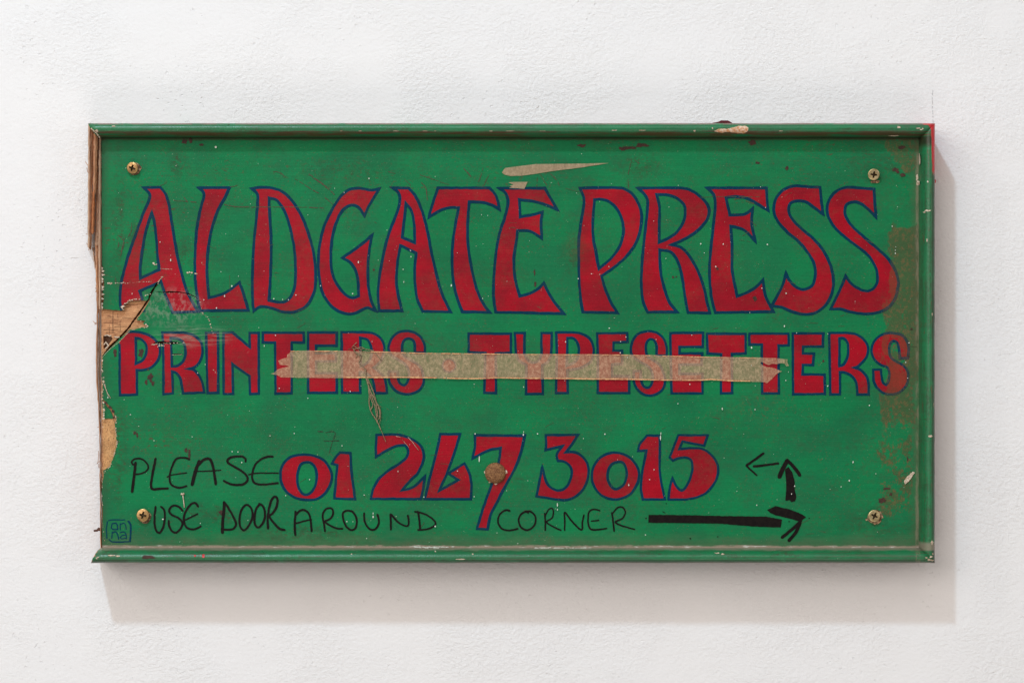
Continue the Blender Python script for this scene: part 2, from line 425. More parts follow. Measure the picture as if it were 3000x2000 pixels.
# moulding profile: u from the inner to the outer side, h above the painted face
RW = .0107
PROF = [(0, -.0002), (.0002, .0012), (.0005, .0030), (.0009, .0052), (.0015, .0076), (.0024, .0098), (.0035, .0114), (.0049, .0125), (.0063, .0129),
        (.0077, .0126), (.0089, .0117), (.0098, .0103), (.0104, .0085), (.0107, .0062), (.0107, .001), (.0105, -.006), (.0105, -.0240)]
XR = .3086; ZT = .1591; ZB = -.1615; XLT = -.3092; XLB = -.3068
XIL = (296 - 1500) / 4000; XIT = (291 - 1500) / 4000
def prof_h(u):
    for (a, ha), (b, hb) in zip(PROF, PROF[1:]):
        if a <= u <= b and b > a: return ha + (hb - ha) * (u - a) / (b - a)
    return 0
def surf(px, py):
    """y of the sign's front surface under a pixel position"""
    x = (px - 1500) / 4000; z = (1000 - py) / 4000
    for _ in range(3):
        h = 0
        u1 = z - (ZT - RW); u2 = (ZB + RW) - z; u3 = x - (XR - RW)
        u = max(u1, u2, u3)
        if u > 0: h = prof_h(min(u, RW * .98))
        k = (D - h) / D; x = (px - 1500) / 4000 * k; z = (1000 - py) / 4000 * k
    return PF - h
def rail(which):
    vs = []; N = 150; P = len(PROF)
    for i in range(N + 1):
        t = i / N
        for (u, h) in PROF:
            if which == 'top':
                a = XIT + (XLT - XIT) * u / RW; b = XR - RW + u; X = a + (b - a) * t; Z = ZT - RW + u
            elif which == 'bottom':
                a = XIL + (XLB - XIL) * u / RW + .0006 * math.sin(u * 2900); b = XR - RW + u; X = a + (b - a) * t; Z = ZB + RW - u
            else:
                a = ZT - RW + u; b = ZB + RW - u; Z = a + (b - a) * t; X = XR - RW + u
            nz = mn.noise(Vector((X * 30, Z * 30, 1))) * .00022 + mn.noise(Vector((X * 150, Z * 150, 5))) * .00010
            hh = h + nz if h > 0 else h
            s = nz * .6 if 0 < u else 0
            if which == 'top': Z += s
            elif which == 'bottom': Z -= s
            else: X += s
            vs.append(Vector((X, PF - hh, Z)))
    fs = []
    for i in range(N):
        for j in range(P - 1):
            a = i * P + j; q = [a, a + 1, a + P + 1, a + P]
            if which in ('top', 'right'): q = q[::-1]
            fs.append(q)
    c1 = list(range(P)); c2 = [N * P + j for j in range(P)]
    fs += [c1, c2[::-1]] if which in ('top', 'right') else [c1[::-1], c2]
    return mesh('moulding', vs, fs, True)
lab = {'top': 'top rail moulding, green with brown rubbed streaks', 'bottom': 'bottom rail moulding with dust along its top and a splintered left end', 'right': 'right rail moulding with red paint run over its top corner'}
for wh in ('top', 'bottom', 'right'):
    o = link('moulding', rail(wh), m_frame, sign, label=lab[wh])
    for p in o.data.polygons[-2:]: p.use_smooth = False
    if wh != 'right': o.data.materials.append(m_split); o.data.polygons[-2 if wh == 'top' else -2].material_index = 1

# outlines of what is broken away from the face veneer
def jag(pts, amp, step=5, seed=0):
    out = []; rr = random.Random(seed)
    for i in range(len(pts)):
        a, b = pts[i], pts[(i + 1) % len(pts)]
        L = math.hypot(b[0]-a[0], b[1]-a[1]); k = max(1, int(L / step))
        for j in range(k):
            t = j / k; out.append((a[0] + (b[0]-a[0])*t + rr.uniform(-amp, amp), a[1] + (b[1]-a[1])*t + rr.uniform(-amp, amp)))
    return out
hole1 = [(280, 903), (300, 905), (322, 907), (340, 908), (355, 910), (363, 905), (356, 899), (368, 896), (360, 892), (372, 889), (369, 886), (381, 882), (395, 880), (411, 879), (430, 881), (436, 872),
         (441, 875), (426, 901), (414, 919), (404, 929), (400, 938), (412, 937), (425, 941), (418, 947), (434, 955), (415, 959), (391, 965), (380, 966), (364, 980), (350, 993), (336, 1008), (323, 1020), (310, 1032), (299, 1046), (280, 1060)]
hole2 = [(280, 1160), (296, 1162), (304, 1172), (316, 1183), (327, 1196), (334, 1206), (335, 1216), (341, 1229), (337, 1242), (338, 1258), (341, 1270), (340, 1283), (343, 1296), (341, 1310), (337, 1322), (333, 1338), (327, 1352), (322, 1366), (314, 1374), (305, 1384), (303, 1400), (299, 1412), (280, 1420)]
crackline = [(a, b, False) for a, b in ((478, 811), (464, 826), (447, 851), (436, 873), (424, 893), (404, 922), (386, 946), (376, 961), (349, 990), (322, 1016), (300, 1045))]
crack1_old = [(441, 875), (436, 872), (447, 851), (458, 833), (470, 817), (478, 811), (473, 820), (462, 836), (452, 852)]
crease = parse('452,853* 470,856 484,856 505,855 526,856 545,859 558,863 577,873 588,886', 0, 0, 1)
face_out = [(2700, 398), (2700, 1622), (300, 1622), (299, 1560), (301, 1500), (298, 1440), (300, 1400), (300, 1380), (299, 1160), (301, 1130), (297, 1100), (300, 1060), (299, 1030), (300, 905)]
r2 = random.Random(3); y = 900
while y > 780: face_out.append((r2.choice((300, 304, 301)) + r2.uniform(-1, 2), y)); y -= r2.uniform(4, 8)
face_out += [(299, 775), (298, 600), (297, 398)]
lip = lambda x, y: -.0009 * max(0, 1 - math.hypot((x - 500) / 130, (y - 920) / 75))
veneer_ex = [jag(hole1, .7, 6, 1), jag(hole2, .8, 6, 2)]
def slit(pts, w0, n0=1):
    sp = spline(pts, False, 6); n = len(sp); L = []; Q = []; rr = random.Random(5)
    for i, p in enumerate(sp):
        a = sp[max(0, i-1)]; b = sp[min(n-1, i+1)]; d = Vector((b[0]-a[0], b[1]-a[1])).normalized(); w_ = w0 * min(1, .15 + i * .22) * rr.uniform(.75, 1.15) * .5
        L.append((p[0] - d.y * w_, p[1] + d.x * w_)); Q.append((p[0] + d.y * w_, p[1] - d.x * w_))
    return L + Q[::-1]
crack1 = slit(crackline[:4], 6.5)
crackcore = slit(crackline, 6)
def crackpoly(pts, w0, seed):
    sp = spline(pts, False, 6); n = len(sp); rr = random.Random(seed); L = []; Q = []
    for i, p in enumerate(sp):
        t = i / (n - 1); w_ = w0 * (math.sin(math.pi * min(1, t * 1.0 + .03)) ** .5) * rr.uniform(.5, 1.3) + .2
        L.append((p[0], p[1] - w_ / 2)); Q.append((p[0], p[1] + w_ / 2))
    return L + Q[::-1]
cr2 = crackpoly(crease, 4.0, 4)
cr3 = crackpoly(parse('450,1006* 462,1004 480,1003 495,1005 512,1004 530,1005*'), 7.5, 5)
cr4 = crackpoly(parse('505,1037* 520,1037 540,1036*'), 3.2, 6)
veneer_ex += [crack1, cr2, cr3, cr4]
slab('painted_face', [face_out], PF, .0025, m_green, sign, exclude=veneer_ex, label='green painted front ply of the sign, broken away at its left edge')
CF = PF + .0026
for cp in (cr2, cr3, cr4): sheet('crack_shade', region([[(x, y) for x, y in cp]]), .0002, m_dark, sign, depth=CF, kind='stuff')  # dark sheets painting the shade inside the cracks
pit = [(302, 984), (312, 979), (324, 983), (330, 992), (322, 1004), (312, 1016), (303, 1022)]
pit2 = [(300, 1235), (303, 1300), (303, 1372), (299, 1372), (298, 1235)]
slab('ply_core', [[(297, 396), (2702, 396), (2702, 1626), (297, 1626)]], CF, .0045, m_ply, sign, exclude=[pit, crackcore], label='bare orange plywood showing where the painted face has broken off')
slab('ply_core', [[(298, 396), (2702, 396), (2702, 1626), (298, 1626)]], CF + .0046, .0140, m_back, sign, label='dark inner plywood behind the broken corner')
slab('ply_patch', [[(301, 1228), (334, 1228), (338, 1262), (342, 1293), (338, 1321), (324, 1364), (303, 1377)]], CF - .0004, .0004, m_ply2, sign, label='raw yellow wood where the lower left edge has chipped off')
slab('ply_patch', [jag([(299, 1168), (308, 1184), (322, 1200), (328, 1212), (333, 1226), (303, 1226)], .6, 5, 9)], CF - .0007, .0007, m_green, sign, label='loose green painted flake above the raw wood chip')
slab('ply_patch', [jag([(303, 1378), (320, 1368), (316, 1378), (304, 1398)], .6, 5, 9)], CF - .0007, .0007, m_green, sign)
# ply strands and cuts in the broken corner
st = []
for (x0, y0, x1, y1, w_) in ((331, 912, 331, 976, 1.4), (352, 940, 353, 968, .9), (303, 945, 345, 947, .8), (334, 958, 372, 956, .9), (308, 930, 334, 929, .7), (358, 930, 384, 931, .8), (303, 966, 345, 965, 1.1), (345, 918, 346, 934, .8), (320, 950, 321, 978, .9), (362, 893, 392, 892, 1.2), (366, 899, 384, 898, 1), (310, 974, 338, 975, 1.0)):
    st += ribbon(spline([(x0, y0, True), ((x0+x1)/2 + R.uniform(-.8, .8), (y0+y1)/2 + R.uniform(-.8, .8), False), (x1, y1, True)], False, 6), w_, False, seed=R.random())
sheet('wood_grain_cuts', union(st), .0001, m_dark, sign, depth=CF, kind='stuff')
st = []
for pts in ([(306, 983), (314, 981), (322, 984), (326, 982)], [(334, 986), (344, 988), (350, 987)], [(304, 1010), (310, 1002), (318, 1012), (308, 1022)]):
    st += ribbon([(a, b, True) for a, b in pts], 3.0, False, seed=R.random())
sheet('torn_fibres', union(st), .0004, m_pale, sign, depth=CF, kind='stuff')

# left edge: what is left of the left rail, in long splinters
def bar(name, xs_top, xs_bot, y0, y1, yf, mat, ridge=.0012, jt=6, parent=sign, back=None, seed=0, **kw):
    """vertical splinter: ridged front, broken ends"""
    rr = random.Random(seed + 11); n = 26; vs = []; fs = []; bk = back if back is not None else yf + .006
    for i in range(n + 1):
        t = i / n; yy = y0 + (y1 - y0) * t
        a = xs_top[0] + (xs_bot[0] - xs_top[0]) * t + rr.uniform(-.9, .9); b = xs_top[1] + (xs_bot[1] - xs_top[1]) * t + rr.uniform(-.7, .7)
        c = (a + b) / 2 + rr.uniform(-.8, .8)
        e0 = rr.uniform(-jt, jt) if i in (0, n) else 0; e1 = rr.uniform(-jt, jt) if i in (0, n) else 0
        dy = rr.uniform(-.0002, .0002)
        vs += [W(a, yy + e0, yf + .0009 + dy), W(c, yy + (e0 + e1) / 2 + (jt if i == n else 0), yf - ridge + dy), W(b, yy + e1, yf + .0007 + dy), W(b, yy + e1, bk), W(a, yy + e0, bk)]
    for i in range(n):
        for j in range(5):
            a = i * 5 + j; b = i * 5 + (j + 1) % 5; fs.append([a, a + 5, b + 5, b])
    fs += [[0, 1, 2, 3, 4], [n*5 + k for k in (4, 3, 2, 1, 0)]]
    return link(name, mesh(name, vs, fs), mat, parent, **kw)
bar('splinter', (258.5, 266), (257, 265), 367, 722, PF - .0035, m_split2, jt=7, back=-.003, seed=1)
bar('splinter', (265, 275), (265, 268), 373, 712, PF - .0015, m_split, jt=8, back=-.004, seed=2)
bar('splinter', (274, 287), (272, 282), 384, 560, PF - .0040, m_split, jt=9, back=-.004, seed=3)
bar('splinter', (272, 279), (267, 276), 556, 684, PF - .0036, m_orange, .0016, 8, back=-.004, seed=4)
bar('splinter', (266, 273), (262, 267), 560, 727, PF - .0020, m_split, .001, 5, back=-.004, seed=14)
bar('splinter', (284, 290), (281, 289), 388, 566, PF + .0012, m_split, .0006, 6, back=-.004, seed=15)
bar('splinter', (281, 289), (279, 289), 556, 716, PF + .0008, m_split2, .0006, 6, back=-.004, seed=5)
bar('edge_strip', (289, 296), (289, 296.5), 402, 905, PF - .0016, m_split2, .0010, 2, back=-.003, seed=6)
bar('splinter', (278, 288), (283, 291), 712, 905, PF + .0015, m_split, .0008, 5, back=-.003, seed=7)
bar('splinter', (270, 277), (277, 280), 726, 778, PF + .006, m_split2, .0006, 7, back=-.004, seed=8)
def strip(name, pts_l, pts_r, yf, mat, seed=0, ridge=.0010, back=-.003):
    rr = random.Random(seed); A = spline([(a, b, False) for a, b in pts_l], False, 14); B = spline([(a, b, False) for a, b in pts_r], False, 14)
    n = min(len(A), len(B)); vs = []; fs = []
    for i in range(n):
        a = A[int(i * (len(A) - 1) / (n - 1))]; b = B[int(i * (len(B) - 1) / (n - 1))]
        a = (a[0] + rr.uniform(-.8, .8), a[1]); c = ((a[0] + b[0]) / 2 + rr.uniform(-.6, .6), a[1])
        vs += [W(a[0], a[1], yf + .001), W(c[0], c[1], yf - ridge), W(b[0], b[1], yf + .0008), W(b[0], b[1], back), W(a[0], a[1], back)]
    for i in range(n - 1):
        for j in range(5):
            a = i * 5 + j; b = i * 5 + (j + 1) % 5; fs.append([a, a + 5, b + 5, b])
    fs += [[0, 1, 2, 3, 4], [(n-1)*5 + k for k in (4, 3, 2, 1, 0)]]
    return link(name, mesh(name, vs, fs), mat, sign)
strip('edge_strip', [(284, 880), (283, 940), (281, 1010), (281, 1080), (282, 1120), (286, 1170), (289, 1230), (291, 1320), (292, 1420), (293, 1520), (294, 1612)],
      [(288, 880), (287.5, 940), (287, 1010), (286.5, 1080), (288, 1120), (291, 1170), (293, 1230), (294.5, 1320), (295.5, 1420), (296.5, 1520), (298, 1612)], PF + .0008, m_split, 3)
strip('edge_strip', [(287.5, 880), (288, 940), (287.8, 1010), (287.5, 1080), (289, 1120), (291.5, 1170), (293.3, 1230), (295, 1320), (296, 1420), (297, 1520), (298.3, 1612)],
      [(297, 880), (294, 940), (292.5, 1010), (293, 1080), (294.5, 1120), (295, 1170), (296, 1230), (297, 1320), (298, 1420), (299, 1520), (301, 1612)], PF + .0024, m_split2, 4, .0006)
# loose whiskers and the bent nail at the left edge
def tube(pts, r, n=6):
    vs = []; fs = []; P = [Vector(p) for p in pts]
    for i, p in enumerate(P):
        d = (P[min(i + 1, len(P) - 1)] - P[max(i - 1, 0)]).normalized(); a = d.orthogonal().normalized(); b = d.cross(a)
        rr = r[i] if isinstance(r, (list, tuple)) else r
        for k in range(n):
            t = 2 * math.pi * k / n; vs.append(p + (a * math.cos(t) + b * math.sin(t)) * rr)
    for i in range(len(P) - 1):
        for k in range(n): fs.append([i*n + k, i*n + (k+1) % n, (i+1)*n + (k+1) % n, (i+1)*n + k])
    fs += [list(range(n))[::-1], [(len(P)-1)*n + k for k in range(n)]]
    return vs, fs
def tubes(name, lst, mat, **kw):
    V = []; F = []
    for pts, r in lst:
        v_, f_ = tube(pts, r); b = len(V); V += v_; F += [[i + b for i in q] for q in f_]
    return link(name, mesh(name, V, F, True), mat, sign, **kw)
wl = []
for (pts) in ([(250, 474), (254, 480), (259, 487)], [(254, 492), (256, 500), (258, 506)], [(252, 685), (256, 687)], [(290, 1370), (287, 1355), (289, 1335), (288, 1320)], [(284, 1358), (289, 1352), (294, 1350)], [(286, 1251), (291, 1250), (296, 1254)],
              [(279, 843), (283, 848), (280, 856)], [(276, 944), (282, 946), (288, 942)], [(277, 950), (284, 949)], [(272, 940), (280, 948)], [(253, 712), (262, 724), (259, 734)], [(276, 703), (282, 696), (287, 690)]):
    wl.append(([W(a, b, PF + .002 - .001 * i) for i, (a, b) in enumerate(pts)], .00022))
tubes('loose_fibres', wl, m_split, kind='stuff')
tubes('bent_nail', [([W(300, 1554, PF + .006), W(290, 1549, PF + .006), W(284, 1553, PF + .006), W(275, 1554, PF + .006)], [.0011, .0013, .0009, .0008]),
                    ([W(290, 1550, PF + .006), W(287, 1544, PF + .006)], [.0008, .0003])], simple('rusted nail', (.07, .025, .018), (.12, .05, .03), .7, 5), label='rusty bent nail end sticking out of the left edge')
# splintered left end of the bottom rail
sl = []
for k in range(16):
    t = R.random(); x = 298 - 29 * t + R.uniform(-1, 3); yy = 1612 + 34 * t; L = R.uniform(5, 14)
    yo = PF - prof_h(RW * t) + .0004
    sl.append(([W(x + L, yy + R.uniform(-1, 1), yo + .0006), W(x + L * .4, yy, yo - .0003), W(x - R.uniform(0, 3), yy + R.uniform(-1, 1.5), yo + .001)], [.0002, .0005, .0002]))
tubes('splintered_end', sl, m_pale, kind='stuff')
# broken mitre of the top rail: pale glue and paint crust
tl = []
for k in range(10):
    t = k / 9; tl.append(([W(261 + 31 * t + R.uniform(-1.5, 1.5), 368 + 35 * t, PF - prof_h(RW * (1 - t)) - .0002), W(265 + 31 * t, 368 + 35 * t + R.uniform(2, 5), PF - prof_h(RW * (1 - t)) - .0001)], R.uniform(.0003, .0007)))
tubes('mitre_crust', tl, m_pale, kind='stuff')

# ------------------------------------------------------------------ lettering
cnt = [0]
def letter(s, ox, oy, sc, holes=(), wid=8.4, skip=0, ex=(), label=None, wear_obj=None):
    cnt[0] += 1; e = (cnt[0] % 2) * .00003
    ps = parse(s, ox, oy, sc); loops = [spline(ps, True, 5)]
    for h in holes: loops.append(spline(parse(h, ox, oy, sc), True, 5))
    loops = [[(*wob(x, y, .9), c) for x, y, c in l] for l in loops]
    tag = 'painted_letter' if cnt[0] <= 30 else 'painted_numeral'
    o = sheet(tag, region(loops, ex), .00012 + e, m_red, sign, label=label)
    q = []
    for i, l in enumerate(loops): q += ribbon(l, wid, True, seed=cnt[0] + i, skip_last=skip if i == 0 else False)
    b = sheet('outline', union(q, ex), .00022 + e, m_blue, o)
    return o
exA = [hole1, crack1, cr2]
K = 3.92
letter('360,78* 545,75* 600,140 640,250 668,420 700,620 740,850 790,1060 850,1260 920,1400 980,1500* 690,1508* 650,1410 600,1290 565,1180 555,1150* 480,1190 400,1222 310,1265* 335,1340 345,1400 355,1485* 100,1480* 85,1380 90,1260 105,1140 150,960 200,800 270,600 350,380 415,230 425,150',
       330, 530, K, ['450,365* 480,480 500,640 515,850 535,1018* 318,1118* 315,1000 335,820 375,600 420,440'], ex=exA, label='red letter A, its left foot broken away with the board')
letter('990,80* 1340,78* 1290,190 1220,310 1150,500 1110,680 1085,900 1085,1120 1105,1340* 1230,1310 1350,1250 1455,1165* 1500,1290 1558,1485* 1005,1488* 975,1350 950,1150 945,950 955,700 975,500 1020,280 1050,180 1035,120', 330, 530, K, ex=[cr2])
letter('150,90* 260,75 400,88 520,140 640,270 740,450 820,680 865,880 880,1080 870,1240 820,1370 740,1460 620,1505 500,1500 380,1460 280,1440 225,1450 170,1490* 160,1400 155,1200 160,960 175,680 200,440 215,250 210,150', 700, 530, K,
       ['345,195* 430,220 510,320 570,470 620,680 645,880 650,1080 635,1240 570,1360 480,1395 345,1370* 355,1200 368,900 365,600 350,350'])
letter('1610,92* 1540,105 1470,100 1370,85 1260,105 1160,190 1060,350 980,520 930,720 912,920 925,1120 960,1280 1030,1400 1120,1480 1240,1525 1340,1515 1430,1470 1480,1455 1572,1490* 1515,1370 1485,1200 1480,1000 1495,800 1527,620* 1420,720 1190,885* 1270,930 1330,1010 1365,1120 1375,1320* 1310,1345 1230,1310 1140,1210 1070,1060 1055,880 1065,700 1100,530 1160,380 1240,295 1320,280 1390,320 1440,400* 1500,270', 700, 530, K)
letter('270,80* 460,85* 540,180 610,340 670,560 720,820 775,1060 840,1290 940,1503* 620,1495* 560,1360 535,1180 530,1000 545,830* 470,790 365,740* 335,900 320,1060 325,1240 382,1490* 122,1490* 108,1300 125,1100 160,900 210,680 280,480 340,320 360,200 330,120', 1080, 530, K,
       ['428,255* 490,340 520,470 530,600 530,710* 385,650* 400,500 415,380'])
letter('795,82* 1390,82* 1455,160 1485,240 1500,325* 1400,270 1290,245 1155,240* 1140,420 1135,620 1150,820 1185,1020 1240,1240 1310,1400 1388,1507* 1075,1500* 1010,1320 970,1120 958,900 970,680 1000,480 1035,308* 940,305 820,340 692,415* 730,280', 1080, 530, K)
letter('240,85* 770,85* 840,210 912,332* 780,275 640,235 475,215* 485,415* 620,390 738,360* 725,480 732,657* 640,595 560,570 455,570* 440,700 415,860 415,1020 435,1160 480,1325* 600,1290 690,1240 757,1175* 850,1350 985,1522* 205,1505* 185,1360 180,1180 195,960 215,780 250,600 310,420 345,260 320,140', 1400, 530, K)
letter('155,85* 300,80 560,80 670,95 760,160 830,270 860,400 845,560 800,700 700,850 560,980 400,1090* 450,1260 510,1400 582,1512* 185,1505* 160,1340 145,1150 140,900 140,700 165,480 200,260 190,170', 1660, 530, K,
       ['320,215* 400,210 500,245 590,340 645,480 650,620 600,770 500,900 370,1010* 335,820 305,650 300,460'])
letter('40,85* 240,82 540,85 660,120 770,200 840,290 850,370 810,470 720,570 600,650 490,705 410,735* 520,760 600,830 680,950 750,1100 800,1260 830,1400 860,1515* 610,1510* 580,1350 550,1150 520,1000 470,880 400,810 285,790* 285,920 300,1080 345,1260 400,1400 485,1503* 145,1505* 95,1380 75,1200 80,1000 95,800 120,560 145,330 135,190', 1860, 530, K,
       ['250,155* 360,160 470,190 560,270 580,370 555,480 480,590 380,660 280,705* 280,500 280,300'])
letter('830,82* 1510,82* 1515,200 1530,340* 1400,260 1290,200 1160,180 1045,190* 1090,395* 1200,390 1280,375 1350,320* 1340,480 1380,690* 1290,590 1210,545 1100,520* 1115,740 1115,980 1135,1140 1175,1325* 1290,1280 1390,1220 1470,1140* 1500,1320 1590,1500* 925,1510* 885,1360 860,1140 860,940 880,720 910,440 925,260 900,150', 1860, 530, K)
letter('1380,75* 1250,70 1130,58 1020,75 920,140 860,250 855,370 910,480 1010,590 1130,690 1240,820 1310,940 1330,1070 1300,1190 1230,1240 1160,1245 1080,1200 1020,1130 990,1062* 950,1200 830,1435* 940,1450 1060,1500 1200,1530 1330,1510 1440,1430 1510,1310 1535,1170 1510,1000 1430,820 1310,670 1180,560 1070,450 1020,350 1040,260 1110,230 1220,240 1320,310 1415,380* 1395,230', 2050, 530, K)
letter('1020,95* 880,85 740,75 620,100 530,180 485,290 495,400 560,520 660,620 800,730 930,830 1010,930 1055,1040 1060,1160 1010,1240 930,1265 830,1230 750,1170 695,1090* 640,1230 525,1470* 640,1470 760,1505 920,1525 1060,1510 1190,1450 1270,1330 1300,1180 1270,1040 1180,890 1050,770 900,640 760,510 690,390 695,290 760,245 860,255 960,330 1045,415* 1030,250', 2300, 530, K,
       label='last red letter S, faded where the brown stain crosses it')
K = 5.88; Y2 = 950; w2 = 7.4
exP = [hole1, cr3, cr4]
letter('320,135* 450,130 600,155 720,210 820,300 870,400 870,520 820,640 720,740 600,780 470,785* 475,1000 475,1205* 185,1215* 180,900 180,500 175,300*', 320, Y2, K, ['455,235* 540,250 610,310 645,400 630,520 570,620 460,680*'], w2, skip=7, ex=exP)
letter('915,140* 1100,140 1300,145 1450,190 1560,280 1605,420 1590,560 1530,680 1440,750 1330,765* 1440,775 1530,860 1600,1000 1635,1170* 1270,1185* 1250,1050 1220,920 1160,840 1080,805* 1090,1000 1095,1185* 935,1200* 935,800 930,400', 320, Y2, K, ['1060,235* 1160,240 1260,290 1310,400 1310,540 1260,650 1180,710 1080,725* 1070,500'], w2, ex=exP)
letter('1670,145* 1870,140* 1875,600 1875,1175* 1695,1180* 1680,600', 320, Y2, K, (), w2)
letter('85,145* 240,140* 540,390* 535,145* 690,145* 695,1190* 545,1195* 535,890* 240,680* 250,1195* 90,1195*', 640, Y2, K, (), w2)
letter('765,145* 1465,145* 1470,310* 1260,310* 1260,1185* 985,1190* 975,310* 765,310*', 640, Y2, K, (), w2)
letter('1545,140* 2035,140* 2035,365* 1680,365* 1680,495* 2022,495* 2020,635* 1680,635* 1680,838* 2035,838* 2040,1175* 1545,1175*', 640, Y2, K, (), w2)
letter('240,135* 700,140 850,190 940,280 975,420 930,600 870,680 790,745* 870,800 960,900 1000,1000 1020,1180* 815,1180* 790,1000 740,900 640,830 555,820* 560,1175* 250,1175*', 960, Y2, K, ['560,225* 680,260 745,370 760,500 720,620 640,690 570,720*'], w2)
letter('1500,488* 1500,360 1470,270 1380,240 1310,280 1280,380 1290,490 1350,570 1500,650 1600,740 1640,860 1650,1000 1580,1130 1450,1190 1350,1200 1200,1160 1100,1060 1055,950 1050,810* 1200,810* 1210,920 1240,1010 1310,1050 1370,1000 1400,900 1390,780 1330,680 1200,600 1090,520 1050,400 1100,250 1200,150 1360,115 1500,145 1610,230 1670,370 1670,488*', 960, Y2, K, (), w2)
o = letter('2090,595 2170,630 2205,710 2170,790 2090,825 2010,790 1975,710 2010,630', 960, Y2, K, (), 4.5); o['label'] = 'round red dot between the two words, under the tape'; o.name = 'painted_dot'
letter('195,158* 920,163* 920,485* 660,495* 665,1180* 465,1175* 480,490* 195,480*', 1340, Y2, K, (), w2)
letter('990,150* 1155,150* 1150,500* 1200,600 1300,660 1400,620 1450,500* 1450,150* 1620,150* 1615,480 1560,640 1460,700* 1470,1195* 1185,1195* 1190,700* 1060,620 1010,500*', 1340, Y2, K, (), w2)
letter('-60,140* 250,140 420,180 530,270 580,400 575,520 530,640 400,730 250,770 130,790* 135,1180* -65,1180* -50,500', 1640, Y2, K, ['130,230* 240,240 310,330 330,450 300,600 200,680 120,710*'], w2)
letter('645,155* 1160,150* 1165,300* 925,310* 920,455* 1070,455* 1075,680* 905,690* 900,890* 1195,890* 1195,1180* 655,1180* 655,600', 1640, Y2, K, (), w2)
letter('1670,535* 1665,350 1610,260 1560,250 1500,300 1480,400 1500,530 1600,610 1720,700 1790,850 1810,980 1780,1100 1680,1190 1550,1225 1420,1190 1320,1090 1275,960 1275,800* 1390,800* 1400,960 1440,1060 1510,1095 1570,1050 1600,950 1590,830 1520,720 1380,640 1270,560 1225,450 1250,300 1330,180 1450,130 1560,120 1680,150 1780,240 1835,380 1840,535*', 1640, Y2, K, (), w2)
letter('25,150* 585,145* 580,385* 180,385* 180,500* 570,500* 560,690* 180,690* 180,850* 575,850* 575,1185* 45,1185* 30,600', 1960, Y2, K, (), w2)
letter('655,160* 1315,165* 1320,500* 1080,505* 1085,1180* 895,1185* 900,510* 665,500*', 1960, Y2, K, (), w2)
letter('1385,160* 2055,160* 2060,360* 1885,360* 1890,1185* 1605,1185* 1600,345* 1385,345*', 1960, Y2, K, (), w2)
letter('135,155* 655,155* 650,380* 310,380* 305,500* 495,505* 480,700* 305,695* 300,860* 680,865* 685,1195* 140,1200* 135,600', 2300, Y2, K, (), w2)
cnt[0] = 20
letter('760,150* 1100,150 1260,190 1380,290 1430,420 1400,560 1320,660 1240,730 1180,745* 1270,770 1370,850 1430,980 1440,1205* 1245,1205* 1235,1040 1180,920 1090,850 1000,820 945,820* 945,1200* 780,1205* 770,600', 2300, Y2, K, ['935,240* 1010,240 1080,320 1090,450 1070,580 1010,690 935,715*'], w2)
letter('1980,585* 1960,400 1930,310 1870,280 1810,330 1790,440 1820,560 1920,640 2040,710 2110,800 2120,940 2080,1060 1960,1170 1820,1205 1680,1170 1580,1080 1530,970 1520,780* 1650,780* 1660,900 1690,1010 1740,1040 1790,960 1795,840 1760,740 1640,690 1540,600 1490,470 1520,320 1620,210 1740,155 1860,150 2000,180 2090,270 2130,400 2115,580*', 2300, Y2, K, (), w2, label='red letter S rubbed brown by the stain at the right edge')
cnt[0] = 40; K = 4.48; Y3 = 1250
letter('440,365 560,385 680,450 750,560 770,660 740,780 660,890 560,945 430,955 300,930 190,860 120,760 98,640 115,520 180,430 290,375', 800, Y3, K, ['440,460 510,480 560,550 575,660 550,780 500,860 440,890 380,870 330,790 315,680 330,560 370,485'], 7.6)
letter('880,335* 1015,345* 1030,600 1075,945* 805,935* 825,700 845,500* 775,480* 820,400', 800, Y3, K, (), 7.4)
letter('1360,105* 1500,98 1650,105 1800,150 1920,230 1975,340 1965,460 1900,600 1800,700 1690,830* 1790,810 1880,760 1990,650* 1970,800 1940,945* 1285,940* 1320,800 1400,670 1520,570 1660,480 1750,400 1775,320 1740,250 1680,240 1560,270 1350,390* 1350,250', 800, Y3, K, (), 7.6)
letter('225,95* 480,95* 420,300 320,580 205,840* 460,695* 330,610* 540,480* 600,600 630,750 625,945* 20,945* 100,620 170,350', 1240, Y3, K, (), 7.6)
letter('680,110* 1330,115* 1290,300 1230,480 1140,660 1040,840 960,1000 880,1160 845,1340* 705,1335* 770,1120 860,860 960,600 1000,420 1015,275* 850,310 650,410* 680,250', 1240, Y3, K, (), 8, label='red numeral 7 with a long tail, a rusty nail through it')
K = 3.92
letter('230,95* 600,92* 530,200 460,290* 560,290 650,340 710,430 720,540 690,660 610,770 500,830 390,835 260,815 125,795* 150,680 190,455* 225,600 280,690 370,730 450,705 500,640 530,530 510,450 440,395 370,390* 360,310 430,215* 330,240 230,265* 235,180', 1540, Y3, K, (), 7.6)
letter('1040,295 1160,330 1250,410 1300,520 1285,640 1210,760 1100,820 1000,830 880,790 790,690 762,580 780,460 850,360 940,310', 1540, Y3, K, ['1060,400 1120,410 1155,480 1160,560 1130,660 1040,715 980,680 940,590 950,490 990,425'], 7.6)
letter('1395,100* 1540,100* 1540,300 1540,500 1560,660 1600,830* 1345,830* 1325,700 1340,520 1370,370 1385,270* 1290,275* 1310,200 1350,150', 1540, Y3, K, (), 7.4)
letter('1755,95* 2090,95* 2050,215* 1900,185 1800,165* 1765,255* 1880,245 2020,250 2120,310 2190,400 2210,490 2180,620 2090,740 1970,805 1830,830 1640,830* 1655,700 1685,590* 1730,680 1790,730 1840,690 1890,590 1915,480 1900,380 1830,350 1750,360 1690,385* 1655,350* 1700,230', 1540, Y3, K, (), 7.0)

